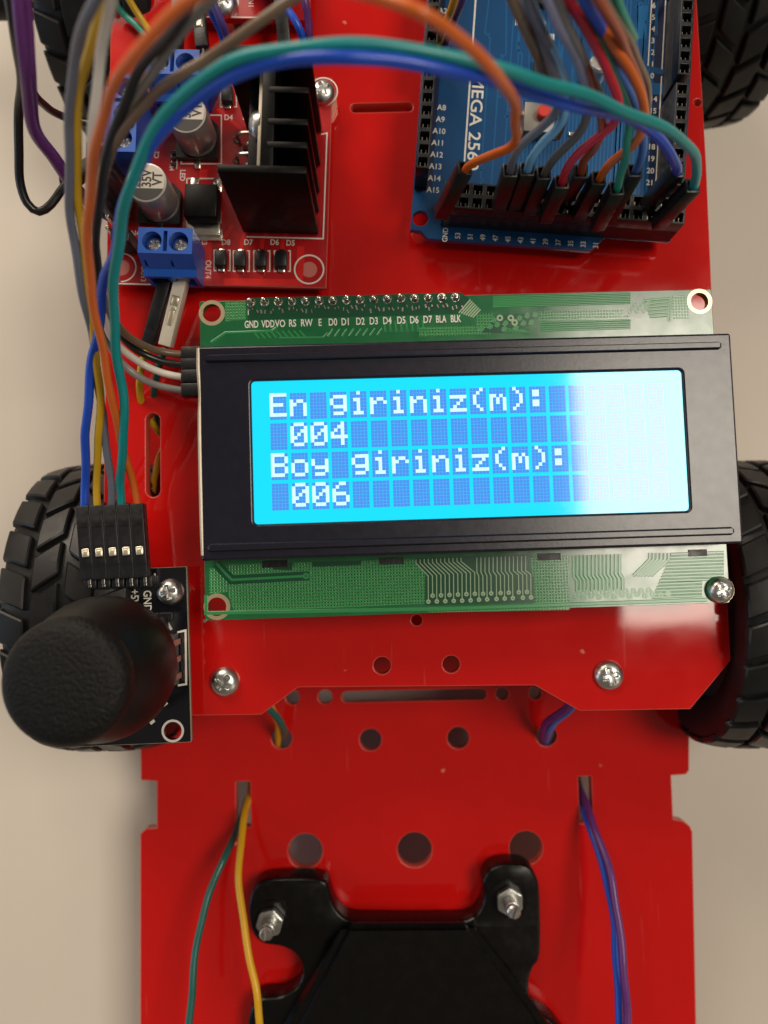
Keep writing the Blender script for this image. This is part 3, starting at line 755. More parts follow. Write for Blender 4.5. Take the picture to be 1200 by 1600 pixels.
for s, x, y, sz, r in (('D8', 353, 379, 1.6, 0), ('D7', 388, 379, 1.6, 0), ('D6', 429, 379, 1.6, 0), ('D5', 454, 380, 1.6, 0), ('D4', 357, 184, 1.6, 0), ('U3', 319, 377, 1.5, -90), ('OUT4', 325, 421, 1.6, -90),
                       ('LED', 285, 274, 1.5, -90), ('IN4', 210, 365, 1.5, 0), ('OUT3', 224, 428, 1.4, -90), ('5V', 392, 182, 1.4, 0), ('R4', 268, 262, 1.3, -90), ('C2', 245, 242, 1.4, 90), ('D', 383, 184, 1.5, 0)):
    text(b, s, *D2(x, y), .03, sz, R_(r), .9, .02)
def outl(x0, y0, x1, y1, wd=.22, bmx=None): strip(bmx or b, [D2(x0, y0), D2(x1, y0), D2(x1, y1), D2(x0, y1), D2(x0, y0-.01)], wd, .01, .02)
outl(292, 279, 345, 365); strip(b, [D2(316, 360), D2(316, 440), D2(262, 440)], .22, .01, .02); outl(283, 180, 346, 256)
strip(b, [D2(502, 210), D2(511, 208), D2(505, 373), D2(385, 370)], .26, .01, .02)
strip(b, [D2(268, 262), D2(268, 236), D2(277, 236), D2(276, 264)], .2, .01, .02)
for x, y in ((347, 408), (377, 409), (409, 409), (441, 409), (357, 152)):
    for s in (-1, 1): strip(b, [D2(x+s*9, y-17), D2(x+s*12.5, y-17), D2(x+s*12.5, y+15), D2(x+s*9, y+15)], .22, .01, .02)
strip(b, [D2(176, 443), D2(300, 446)], .25, .01, .02)
obj('printed_lettering', b, INK, db)
b = BM()
for i, (x, y) in enumerate(((347, 408), (377, 409), (409, 409), (441, 409))):
    strip(b, [D2(x, y-20), D2(x+1, 375), D2(x+16, 352)], .8, .004, .02)
strip(b, [D2(318, 265), D2(318, 282)], 1.6, .004, .02); strip(b, [D2(322, 375), D2(322, 440)], 2.2, .004, .02); strip(b, [D2(340, 170), D2(375, 200), D2(392, 212)], .8, .004, .02)
strip(b, [D2(350, 440), D2(468, 442), D2(470, 385)], 1.4, .004, .02)
for k in range(60):
    p = (random.uniform(2, dw-2), random.uniform(1, dh-2)); ringm(b, *p, .12, .3, .0, .02, 8)
obj('copper_track', b, REDTR, db)['kind'] = 'stuff'
dm = None
for i, (x, y) in enumerate(((347, 408), (377, 409), (409, 409), (441, 409), (357, 154))):
    p = D2(x, y)
    if dm is None:
        bb = box(BM(), (0, 0, 1.0), (2.2, 3.2, 1.9), .22); q = obj('diode', bb, BLACKP, drv, True); dm = q.data; q.location = V((*p, 0))*S
        l1 = box(box(BM(), (0, -1.9, .35), (1.3, .9, .6), .15), (0, 1.9, .35), (1.3, .9, .6), .15); l = obj('lead', l1, SOLDER, q, True); lm = l.data
    else: q = share('diode', dm, drv, (*p, 0)); share('lead', lm, q)
b = BM(); p = D2(318, 322, 2.0); box(b, (*p, 2.4), (6.4, 6.6, 4.4), .25); reg = obj('regulator_chip', b, SINK, drv, True)
b = BM(); box(b, (p[0], p[1]-4.2, .8), (6.6, 3.0, 1.5), .12); box(b, (p[0], p[1]-5.2, .4), (7.4, 2.4, .7), .12); obj('metal_tab', b, SOLDER, reg, True)
b = BM()
for sx in (-2.3, 2.3): box(b, (p[0]+sx, p[1]+5.0, .45), (1.9, 3.0, .8), .3); box(b, (p[0]+sx, p[1]+4.0, 1.0), (1.0, 1.6, .6), .15)
pieces('lead', b, SOLDER, reg, True)
# capacitors
def capacitor(px, py):
    p = D2(px, py, 0.0)
    can = BM(); prof = [(3.75, 1.3), (3.9, 1.5), (3.9, 2.0), (3.7, 2.25), (3.9, 2.5), (3.9, 9.6), (3.75, 9.95), (3.45, 10.0), (0, 10.0)]
    c = obj('capacitor', lathe(can, prof, 48), ALU, drv, True, 40); tp = lathe(BM(), [(3.45, 9.9), (3.4, 10.06), (0, 10.06)], 40)
    obj('can_top', tp, mat('can_top', (.42, .385, .34), .45, .4) if 'can_top' not in MATS else MATS['can_top'], c); c.location = V((*p, 0))*S
    bb = prism(BM(), [(-4.1, -4.1), (4.1, -4.1), (4.1, 2.6), (2.6, 4.1), (-2.6, 4.1), (-4.1, 2.6)], .1, 1.6); obj('capacitor_base', bb, BLACKP, c)
    bb = box(box(BM(), (0, -4.9, .35), (1.2, 1.8, .6), .2), (0, 4.9, .35), (1.2, 1.8, .6), .2); pieces('lead', bb, SOLDER, c, True)
    mk = BM(); a0 = R_(200); pts = [(3.4*math.cos(a0+R_(140)*k/16), 3.4*math.sin(a0+R_(140)*k/16)) for k in range(17)]
    f = mk.faces.new([mk.verts.new((*q, 10.09)) for q in pts])
    for s, x, y in (('220', -1.9, .5), ('35V', 0.1, .75), ('VT', 2.1, .75)): text(mk, s, x, y, 10.09, 2.6, R_(90), .82, .05)
    obj('printed_marking', mk, INKB, c)
capacitor(311, 222); capacitor(253, 323)
# chip, heat sink
hx0, hy0 = D2(408, 366); hy1 = D2(400, 206)[1]
def H(px, py, z): p = DF.l(px, py, z); return p
b = BM(); zt = 24.5
pf, pb_ = H(420, 262, zt), H(420, 72, zt)
yf0, yf1 = min(pf.y, D2(430, 367)[1]+.2), pb_.y
xb = H(418, 200, zt).x
xr_, xl_ = D2(498, 366)[0], D2(381, 366)[0]
sink = thing('heat_sink', 'x', 'x'); 
for kx in ('label', 'category'): del sink[kx]
sink.parent = drv
box(b, (xb, (yf0+yf1)/2, zt/2+.3), (2.2, yf1-yf0, zt-.4), .12); obj('back_plate', b, SINK, sink, True)
ys = [yf0+.6, H(460, 227, zt).y, H(460, 191, zt).y, H(460, 141, zt).y, yf1-.6]
fm = None
for i, y in enumerate(ys):
    end = i in (0, len(ys)-1); x0 = xl_ if end else xb
    bb = box(BM(), ((x0+xr_)/2, y, zt/2+.3), (xr_-x0, 1.1 if not end else 1.3, zt-.3), .12); q = obj('fin', bb, SINK, sink, True)
b = BM(); pc1 = H(390, 205, 16); cx = xb-1.1
yc = (H(403, 125, 20).y+H(403, 250, 20).y)/2
box(b, (cx-2.4, yc, 9.5), (3.2, 17.5, 11), .2); chip = obj('driver_chip', b, BLACKP, drv, True)
b = BM(); box(b, (cx-.62, yc, 12.5), (1.2, 17.5, 16.5), .08); obj('metal_tab', b, TABM, chip, True)
b = BM()
for k in range(8): 
    y = yc-7.6+k*2.15; P = spline([(cx-2.8, y, 4.4), (cx-2.8, y, 3.0), (cx-6.6-(k % 2)*1.5, y, 2.4), (cx-7.8-(k % 2)*1.5, y, .1)], .5); tube(b, P, .38, 8)
    lathe(b, [(.8, 0), (.5, .5), (0, .9)], 10, M.Translation((cx-7.8-(k % 2)*1.5, y, 0)))
pieces('lead', b, mat('tinned_lead', (.5, .44, .40), .3, .9), chip, True)
b = pan_head(2.7, 2.0, .8); bmesh.ops.transform(b, matrix=M.Translation((cx-1.25, H(393, 200, 18).y, 18.3)) @ M.Rotation(R_(-90), 4, 'Y'), verts=b.verts); obj('chip_screw', b, STEEL, chip, True, 50)
# terminals, pin row
p = D2(258, 378, 10); terminal(drv, p[0], p[1]-5.1, 2, 0)
p = D2(269, 98, 10); terminal(drv, p[0], p[1]-5.1, 2, 0)
p = D2(193, 176, 10); terminal(drv, p[0]-5.25, p[1], 3, R_(-90))
b = BM(); pr = BM()
for i in range(6):
    x, y = D2(192, 300+i*17); box(b, (x, y, 1.3), (2.4, 2.4, 2.5), .25); box(pr, (x, y, 5), (.6, .6, 8), .08)
ph = pieces('pin_holder', b, HOUSE, drv, True)[0]; pieces('pin', pr, SOLDER, ph)
for i in range(4):
    x, y = D2(194, 296+i*19); Wb = DF.w((x, y, 2.7)); Wt = Wb+V((-.6, .5, 14)); 
    h = housing(V((0, 0, 0)), V((0, 0, 1)), drv, HOUSE, False, V((-1, 0, 0))); h.name = 'pin_cap'
    h.matrix_local = M.Translation(V((x, y, 2.7))*S) @ M.Rotation(R_(3-i*2), 4, 'X')
b = BM(); p = D2(204, 387); box(b, (*p, 3.4), (3.6, 2.6, 6.2), .25); obj('jumper_cap', b, HOUSE, drv, True)
b = BM(); p = D2(265, 205); 
for k in range(3):
    p = D2(272, 240+k*9); box(b, (*p, .3), (1.0, .7, .5), .1)
pieces('resistor', b, BLACKP, db)
px3 = DF.w((*dhl[2], .3)); 
screw(504, 141, px3.z, 2.55, 1.7, 'silver screw at the corner of the driver board behind the heat sink', .4, px3.z+2, (-px3.z, -1.95))

# second driver board, mostly above the picture
EZ = 4.5
EF = flat((286, 27), (470, 31), EZ)
drv2 = thing('motor_driver', 'second red driver board at the top edge with a bright screw in a white ring', 'circuit board', EF.mat(), 'red motor driver boards')
def E2(px, py, z=0): p = EF.l(px, py, z); return (p.x, p.y)
ew = 26.0
ehole = E2(350, 4)
eb = obj('circuit_board', plate(rrect(-1, 0, ew, 43, .2, 2), [], -1.6, 0, .04), REDPCB, drv2)
b = BM(); ringm(b, *ehole, 2.75, 3.05, 0, .03, 36); text(b, 'IN1', *E2(392, 4), .03, 1.5, R_(-90)); strip(b, [E2(296, 26), E2(460, 28)], .2, .01, .02)
pieces('printed_lettering', b, INK, eb)
p = E2(420, 0); terminal(drv2, p[0]+1, p[1]+.5, 2, 0)
pe = EF.w((*ehole, .3)); screw(349, 3, pe.z, 2.75, 1.9, 'bright screw in a white printed ring at the top edge', .7, pe.z+2, (-pe.z, -1.95))

# ================================================================== BLUE CONTROLLER BOARD
MZ = 5.0
MF = flat((640, 370.5), (955, 393), MZ)
mega = thing('controller_board', 'blue microcontroller board with white lettering and rows of black pin sockets', 'circuit board', MF.mat())
def G2(px, py, z=0): p = MF.l(px, py, z); return (p.x, p.y)
GW = 52.2
outl_ = [(0, 1.6), (2.2, 1.4), (3.6, 0), (36.3, 0), (39.4, 3.2), (GW, 3.2), (GW, 100), (0, 100)]
gh = [G2(657, 341)]
gb = obj('circuit_board', plate(outl_, [circ(*p, 1.6) for p in gh], -1.6, 0, .04), BLUEPCB, mega)
b = BM()
strip(b, [(G2(725, 262)[0], 9.5), (G2(725, 262)[0], 60)], .34, .01, .02)
xs_ = G2(1032, 150)[0]; xs0 = G2(1010, 150)[0]
strip(b, [(xs_, 8.5), (xs_, 37)], .2, .01, .02); strip(b, [(xs_, 38.5), (xs_, 72)], .2, .01, .02); strip(b, [(xs0, 39.0), (xs0, 72)], .2, .01, .02)
text(b, 'MEGA 2560', *G2(742, 191), .03, 3.4, R_(-90), 1.20, .03)
for i in range(8): text(b, 'A%d' % (8+i), *G2(690-i*1.9, 168.5+i*18.4), .03, 1.62, 0, .95, .02)
for i in range(6): text(b, 'A%d' % (7-i), *G2(692, 110-i*18.5), .03, 1.62, 0, .95, .02)
for i, s in enumerate(['14', '15', '16', '17', '18', '19', '20', '21']): text(b, s, *G2(1021-i*.8, 155+i*18.7), .03, 1.6, 0, .95, .02)
for i, s in enumerate(['0', '1', '2', '3', '4', '5', '6', '7']): text(b, s, *G2(1019+i*.4, 119-i*18.3), .03, 1.6, 0, .95, .02)
for i, s in enumerate(['GND', '53', '51', '49', '47', '45', '43', '41', '39', '37', '35', '33', '31']):
    x, y = G2(696+i*19.6, 367+i*1.35); text(b, s, x, y, .03, 1.45, R_(90), .9, .02)
for i in range(16):
    for k in (0, 1): box(b, (*G2(806+i*3.0+k*14, 35+k*20+i*.2), .02), (.22, 1.3, .02))
obj('printed_lettering', b, INK, gb)
b = BM()
for i in range(46):
    x = 13.4+i*.74; y0 = 9.5+(i % 7)*.7; y1 = 34+random.uniform(-4, 40)
    if 14.0 < x < 19 and i % 3: continue
    strip(b, [(x, y0), (x, y1), (x+random.choice((-1, 1))*1.2, y1+1.2), (x, min(y1+22, 98))], .26, .004, .02)
for i in range(8): strip(b, [(34+i*.5, 60), (34+i*.5, 48-i*.4), (40+i*.2, 42-i*.4), (40+i*.2, 12)], .2, .004, .02)
for i in range(80): ringm(b, random.uniform(13, 46), random.uniform(10, 95), .14, .34, .004, .02, 8)
box(b, (G2(1003, 35)[0], G2(1003, 35)[1], .012), (2.2, 7, .02)); box(b, (G2(1012, 138)[0]+1.4, G2(1012, 138)[1], .012), (6, 2.4, .02))
obj('copper_track', b, BLUETR, gb)['kind'] = 'stuff'
b = BM(); strip(b, [(GW-1.5, 8), (GW-1.5, 37.5)], 7.4, .002, .006); strip(b, [(GW-2.2, 38.8), (GW-2.2, 75)], 8.8, .002, .006); strip(b, [(2.3, 9.5), (2.3, 75)], 2.9, .002, .006)
pieces('dark_strip', b, NAVY, gb)
def socket(nx, ny, x, y, name='pin_socket'):
    hol = []; 
    for i in range(nx):
        for j in range(ny): cx_, cy_ = i*2.54, j*2.54; hol.append(rrect(cx_-.85, cy_-.85, cx_+.85, cy_+.85, .08, 1))
    bb = plate(rrect(-1.25, -1.25, (nx-1)*2.54+1.25, (ny-1)*2.54+1.25, .08, 1), hol, 5.0, 8.5, .1)
    box(bb, (((nx-1)*1.27), ((ny-1)*1.27), 2.55), ((nx-1)*2.54+2.44, (ny-1)*2.54+2.44, 4.9))
    o = obj(name, bb, HOUSE, mega); o.location = V((x, y, 0))*S
    c = BM()
    for i in range(nx):
        for j in range(ny):
            for s in (-1, 1): box(c, (i*2.54+s*.45, j*2.54, 6.3), (.18, .7, 2.2))
    q = obj('contact', c, mat('dull_contact', (.3, .27, .22), .4, .8) if 'dull_contact' not in MATS else MATS['dull_contact'], o); q['kind'] = 'stuff'
    return o
socket(18, 2, 7.2, 3.9)
socket(1, 8, 1.45, 11.2); socket(1, 8, 1.45, 33.6); socket(1, 8, 1.45, 55)
socket(1, 8, GW-2.3, 11.3); socket(1, 8, GW-2.1, 33.2); socket(1, 10, GW-2.8, 55)
b = BM(); p = G2(838, 197); box(b, (*p, 1.6), (6, 6, 3.2), .2); sw = obj('reset_button', b, mat('button_case', (.20, .19, .17), .45, .5), mega, True)
b = BM(); cyl(b, p[0]+.6, p[1]+.4, 3.2, 4.9, 1.3, 24, .2); obj('plunger', b, REDBTN, sw, True)
b = BM()
for sx in (-1, 1):
    for sy in (-1, 1): box(b, (p[0]+sx*3.6, p[1]+sy*2.2, .4), (1.8, 1.0, .7), .15)
pieces('lead', b, SOLDER, sw)
b = BM(); p = G2(853, 117); box(b, (*p, .8), (5.2, 5.2, 1.5), .12); obj('chip', b, BLACKP, mega, True)
b = BM(); p = G2(800, -40); box(b, (p[0]+9, p[1], .9), (14, 14, 1.6), .15); obj('chip', b, BLACKP, mega, True)
b = BM(); p = G2(928, 120); lathe(b, [(0, 0), (2.0, 0), (2.0, 4.2), (1.6, 4.6), (0, 4.7)], 24, M.Translation((p[0], p[1], 0))); obj('crystal', b, STEEL, mega, True, 40)
b = BM()
for x, y in ((893, 212), (816, 205), (862, 150)): box(b, (*G2(x, y), .4), (1.3, .8, .7), .12)
pieces('lead', b, SOLDER, mega)

# ================================================================== BRACKET AND BOLTS
BZ = -23.5
brk = thing('sensor_bracket', 'glossy black printed plastic bracket bolted to the lower red plate', 'bracket', M.Translation(unp(640, 1560, ZL)*S))
o0 = unp(640, 1560, ZL)
def B2(px, py, z): p = unp(px, py, z)-o0; return (p.x, p.y, z-ZL)
ears = [(386, 1640), (388, 1592), (402, 1563), (440, 1557), (465, 1540), (473, 1515), (463, 1492), (440, 1480), (408, 1474), (392, 1452), (388, 1415), (398, 1386), (424, 1374), (500, 1374), (514, 1390), (522, 1415), (545, 1437), (600, 1440), (680, 1440), (730, 1438), (750, 1422), (757, 1398), (755, 1375), (766, 1358), (790, 1350), (824, 1353), (840, 1375), (844, 1410), (844, 1492), (832, 1515), (826, 1545), (834, 1575), (868, 1600), (905, 1650)]
ep = [B2(x, y, BZ) for x, y in ears]; ep = [tuple(v[:2]) for v in spline([(x, y, 0) for x, y, _ in ep], 1.0)] + [B2(905, 1800, BZ)[:2], B2(386, 1800, BZ)[:2]]
base_ = obj('mounting_base', plate(ep, [], .05, BZ-ZL, .7), PRINT, brk, True, 50)
b = BM(); lowp = [B2(x, y, BZ) for x, y in ((538, 1440), (737, 1439), (905, 1650), (905, 1795), (392, 1795), (405, 1650))]
zt2 = -18.5
topp = [B2(x, y, zt2) for x, y in ((540, 1443), (734, 1442), (836, 1575), (905, 1690), (905, 1795), (395, 1795), (440, 1640))]
va = [b.verts.new((x, y, z-.2)) for x, y, z in lowp]; vb = [b.verts.new(p) for p in topp]
b.faces.new(vb); b.faces.new(va[::-1])
b.faces.new((va[0], va[1], vb[1], vb[0])); b.faces.new((va[1], va[2], vb[3], vb[2], vb[1])); b.faces.new((va[2], va[3], vb[4], vb[3])); b.faces.new((va[3], va[4], vb[5], vb[4])); b.faces.new((va[4], va[5], vb[6], vb[5])); b.faces.new((va[5], va[0], vb[0], vb[6]))
fixn(b); bmesh.ops.bevel(b, geom=[e for e in b.edges if all(v.co.z > 1 for v in e.verts)], offset=1.6, segments=6, affect='EDGES')
obj('raised_body', b, PRINT, brk, True, 30)
def bolt(px, py, label, lean, rot):
    p = unp(px, py, BZ); t = thing('slotted_bolt', label, 'bolt', M.Translation(p*S), 'bolts of the black bracket')
    b = BM(); prism(b, circ(0, 0, 3.15, 6), .05, 2.2); bmesh.ops.bevel(b, geom=b.edges[:], offset=.25, segments=2, affect='EDGES'); bmesh.ops.rotate(b, matrix=M.Rotation(rot, 3, 'Z'), verts=b.verts); obj('nut', b, STEEL, t, True, 30)
    b = BM(); cyl(b, 0, 0, .1, 7.0, 1.5, 24, .3)
    cut = BM(); box(cut, (0, 0, 7.4), (.75, 6, 2.6), 0, lean)
    b = boolean(b, cut); obj('bolt_end', b, STEEL, t, True, 30)
    b = BM()
    for k in range(6): ringm(b, 0, 0, 1.46, 1.66, 2.4+k*.55, .22, 24)
    obj('thread', b, STEEL, t, True)
    b = BM(); ringm(b, 0, 0, 3.3, 4.3, 0, .12, 44); obj('printed_seat', b, PRINT, t)
    t.rotation_euler = (.02, 0, 0)
bolt(423, 1437, 'steel bolt and nut in the left ear of the black bracket', .1, .2)
bolt(795, 1404, 'steel bolt and nut in the right ear of the black bracket', -.35, .5)

# ================================================================== WIRES
UP = V((0, 0, 1))
def mega_plug(px, py, z=28.0, base=None, up=V((0, -1, .0))):
    T = unp(px, py, z); D = (V((0, 0, -14)) if base is None else V(base)).normalized()*14
    return (T+D, T, HOUSE, False, up)
JG = 'joystick cable wires'
jplug = []
for i in range(5):
    A = unp(140+i*20.9, 906-i*.9, 9.2); B = unp(131+i*21.1, 787-i*.4, 9.0)
    B = A+(B-A).normalized()*14.0; jplug.append((A, B, HOUSE, True, UP))
def jend(i, col_):
    B = jplug[i][1]; return B
def wire_j(pts, color, label, i, extra=()):
    if i in (0, 3): pts = [(x, y, z+6*min(1, max(0, (z-30)/20))) for x, y, z in pts]
    t = wire(pts, color, label, (jplug[i],)+tuple(extra), group=JG, r=.80 if i in (0, 3) else .70); return t
# long blue and teal loop over the driver board to the right end of the blue board
wire_j([(1083, 296, 26), (1089, 268, 31), (1080, 236, 36), (1046, 202, 41), (965, 170, 47), (862, 133, 53), (762, 103, 58), (640, 77, 61), (520, 67, 62), (405, 85, 61), (332, 117, 59), (270, 167, 55), (222, 240, 50), (196, 312, 46), (183, 385, 41), (179, 450, 36), (182, 520, 31), (187, 590, 26), (192, 650, 22), (190, 715, 16), (189, 760, 11), (190, 792, 9)],
       'teal', 'teal wire looping over the heat sink, running to the joystick plug second from right', 3, (mega_plug(1083, 290, 27, (-1.2, -.5, -14)),))
wire_j([(1058, 272, 26), (1056, 255, 31), (1030, 215, 37), (985, 188, 42), (900, 165, 48), (800, 135, 54), (700, 109, 59), (600, 94, 61), (520, 91, 62), (440, 100, 61), (362, 121, 59), (287, 167, 55), (230, 236, 50), (196, 312, 44), (184, 385, 39), (165, 430, 35), (157, 480, 31), (149, 525, 28), (142, 565, 25), (139, 620, 21), (136, 690, 16), (133, 750, 11), (132, 792, 9)],
       'blue', 'blue wire looping beneath the teal one, running to the leftmost joystick plug', 0, (mega_plug(1058, 266, 27, (-.4, .3, -14)),))
wire_j([(726, 268, 26), (738, 256, 31), (778, 237, 37), (802, 222, 44), (809, 193, 53), (800, 150, 64), (772, 112, 71), (725, 66, 76), (660, 22, 80), (570, -8, 79), (450, -30, 82), (345, -22, 82), (282, 12, 80), (228, 62, 77), (190, 115, 73), (165, 175, 67), (148, 240, 61), (139, 310, 54), (138, 375, 47), (143, 440, 41), (153, 515, 34), (165, 580, 28), (180, 645, 22), (195, 705, 16), (208, 755, 11), (216, 792, 9)],
       'orange', 'orange wire arching over both boards to the rightmost joystick plug', 4, (mega_plug(727, 262, 27, (-3.2, -1.8, -13)),))
wire_j([(165, -30, 70), (138, 25, 66), (122, 75, 61), (112, 130, 56), (107, 200, 50), (108, 280, 44), (114, 360, 38), (126, 440, 33), (140, 510, 28), (150, 575, 23), (160, 640, 19), (168, 700, 15), (174, 760, 11), (174, 792, 9)],
       'slate', 'slate grey wire outermost in the left bundle, running to the middle joystick plug', 2)
wire_j([(172, -20, 66), (155, 25, 62), (140, 80, 58), (128, 145, 53), (121, 220, 48), (120, 300, 42), (128, 380, 36), (141, 470, 31), (152, 560, 25), (155, 620, 21), (153, 690, 16), (151, 750, 11), (152, 792, 9)],
       'ochre', 'yellow wire beside the slate one, running to the second joystick plug from left', 1)
# display cable
DG = 'display cable wires'
dA = LF.w((bx0-2.6, 0, 0))
dpl = {}
for k, py in enumerate((554, 571, 590, 611)):
    B = unp(285, py, 7.2); A = B+V((14, .15, -.3)); dpl[k] = (A, B, HOUSE, False, UP)
wire([(476, -14, 62), (395, 40, 60), (330, 83, 57), (282, 119, 56), (240, 152, 53), (206, 188, 50), (183, 222, 47), (164, 262, 43), (153, 310, 38), (150, 380, 33), (157, 440, 27), (172, 490, 22), (197, 523, 15), (235, 545, 10), (262, 552, 8), (290, 554, 7.2)], 'brown', 'grey brown wire, topmost of the four entering the display plug', (dpl[0],), group=DG)
wire([(318, -40, 70), (285, 25, 65), (240, 85, 59), (208, 140, 54), (182, 195, 49), (163, 255, 45), (153, 315, 41), (150, 375, 36), (154, 430, 30), (164, 482, 23), (185, 520, 15), (215, 548, 10), (252, 565, 8), (290, 571, 7.2)], 'black', 'black wire, second from the top of the four entering the display plug', (dpl[1],), group=DG)
wire([(178, -25, 70), (168, 40, 64), (157, 100, 59), (147, 170, 54), (141, 240, 48), (140, 310, 42), (146, 385, 35), (153, 450, 27), (167, 512, 19), (190, 545, 13), (222, 569, 9), (255, 583, 8), (290, 590, 7.2)], 'white', 'white wire, third from the top of the four entering the display plug', (dpl[2],), group=DG)
wire([(350, -20, 68), (308, 25, 64), (262, 82, 59), (226, 130, 54), (195, 180, 49), (172, 235, 45), (158, 300, 40), (151, 365, 34), (150, 430, 28), (157, 490, 20), (174, 543, 13), (203, 577, 9), (242, 600, 8), (290, 611, 7.2)], 'grey', 'grey wire, lowest of the four entering the display plug', (dpl[3],), group=DG)
# loose loops at the left
wire([(26, -30, 52), (30, 30, 49), (37, 90, 45), (42, 150, 39), (55, 205, 33), (80, 245, 27), (108, 285, 20), (140, 320, 12), (172, 340, 9)], 'purple', 'purple wire bending in from the upper left corner', r=.9)
wire([(38, -30, 51), (44, 40, 47), (48, 100, 43), (50, 150, 38), (60, 203, 31), (85, 243, 25), (114, 283, 18), (146, 318, 11), (176, 338, 9)], 'purple', 'second purple wire just right of the upper left one', r=.75)
t = wire([(8, -40, 47), (22, 40, 42), (32, 110, 34), (29, 170, 26), (28, 230, 21), (32, 280, 17), (44, 318, 15), (62, 332, 14), (80, 320, 14), (94, 300, 14), (103, 288, 14)], 'black', 'black wire hanging in a loop over the table at the left edge',
         ((unp(101, 290, 14)+(unp(125, 272, 12)-unp(101, 290, 14)).normalized()*14, unp(101, 290, 14), HOUSE, False, UP),), r=.8)
wire([(12, -30, 40), (30, 60, 33), (48, 135, 22), (70, 166, 14), (95, 180, 9), (130, 192, 7), (172, 198, 8)], 'black', 'short black wire passing under the purple wire beside the front wheel', r=.75)
# motor leads
MG = 'motor leads'
wire([(233, 542, 5), (224, 560, 6), (219, 585, 5), (219, 610, 2), (227, 640, -2), (243, 668, -6), (262, 690, -9)], 'yellow', 'yellow lead curving into the slot beside the display', group=MG, name='motor_lead')
wire([(257, 545, 5), (250, 565, 5), (244, 590, 3), (240, 615, 0), (243, 640, -4), (252, 668, -7), (268, 690, -10)], 'deepgreen', 'dark green lead curving into the slot beside the display', group=MG, name='motor_lead')
wire([(262, 690, -9), (250, 712, -6), (244, 740, -7), (238, 775, -10), (232, 800, -16)], 'gold', 'short golden lead in the lower end of the plate slot', group=MG, name='motor_lead')
wire([(404, 1090, -12), (422, 1110, -15), (440, 1130, -20), (444, 1150, -27), (436, 1172, -36), (428, 1200, -44)], 'deepgreen', 'teal lead dropping into a round hole under the left plate corner', group=MG, name='motor_lead', r=.8)
wire([(414, 1088, -13), (426, 1110, -17), (436, 1132, -22), (437, 1153, -28), (428, 1176, -38), (420, 1200, -45)], 'gold', 'golden lead dropping into a round hole under the left plate corner', group=MG, name='motor_lead', r=.8)
wire([(895, 1090, -11), (884, 1106, -14), (862, 1124, -19), (849, 1142, -25), (850, 1162, -33), (860, 1190, -44)], 'purple', 'purple lead dropping into a round hole under the right plate corner', group=MG, name='motor_lead', r=.8)
wire([(904, 1092, -12), (888, 1112, -16), (866, 1128, -21), (856, 1144, -26), (856, 1164, -34), (866, 1190, -44)], 'skyblue', 'blue lead dropping into a round hole under the right plate corner', group=MG, name='motor_lead', r=.8)
wire([(392, 1210, -46), (391, 1235, -36), (383, 1265, -27), (376, 1310, -21), (374, 1360, -17), (378, 1420, -14), (389, 1490, -11), (401, 1560, -9), (410, 1640, -9)], 'gold', 'golden yellow lead from the left slot, running down past the black bracket', group=MG, name='motor_lead', r=.8)
wire([(388, 1245, -42), (374, 1285, -30), (352, 1335, -22), (328, 1400, -19), (310, 1465, -17), (300, 1530, -15), (295, 1600, -14), (294, 1660, -13)], 'deepgreen', 'dark green lead from the left slot, curving down over the lower plate', group=MG, name='motor_lead', r=.8)
wire([(897, 1200, -46), (909, 1235, -34), (925, 1285, -25), (950, 1355, -19), (966, 1430, -16), (975, 1510, -13), (979, 1580, -12), (980, 1660, -11)], 'purple', 'purple lead from the right slot, curving down over the lower plate', group=MG, name='motor_lead', r=.85)
wire([(899, 1212, -45), (910, 1250, -33), (923, 1295, -26), (944, 1365, -21), (958, 1440, -18), (965, 1515, -16), (968, 1585, -14), (969, 1660, -13)], 'blue', 'blue lead beside the purple one from the right slot', group=MG, name='motor_lead', r=.8)
def plug(px0, py0, z0, px1, py1, z1, m, label, up=UP, win=True):
    A = unp(px0, py0, z0); B = unp(px1, py1, z1); t = thing('lead_plug', label, 'connector', M.Identity(4), 'plugs of the driver terminals')
    h = housing(A, A+(B-A).normalized()*14, t, m, win, up)
    if m is WHOUSE:
        b = BM(); box(b, (0, .92, 8.0), (.9, .9, 3.8), .1); box(b, (.0, 1.0, 6.6), (1.3, .75, .9), .12); obj('metal_contact', b, MATS['crimp_tin'], h, True)
    b = BM(); d = (B-A).normalized(); tube(b, [A-d*4.5, A-d*.2+d*1.5], .4, 8); pieces('pin', b, SOLDER, t, True)
    return t
plug(262, 432, 6.0, 231, 545, 3.6, HOUSE, 'black plug sleeve below the blue screw terminal', UP, False)
plug(286, 432, 6.6, 258, 546, 3.6, WHOUSE, 'ivory white plug sleeve below the blue screw terminal')
plug(317, 78, 7.0, 306, -30, 6.0, HOUSE, 'black plug sleeve with a metal crimp above the upper blue terminal')
plug(275, 76, 7.0, 283, -30, 6.0, HOUSE, 'plain black plug sleeve above the upper blue terminal', UP, False)
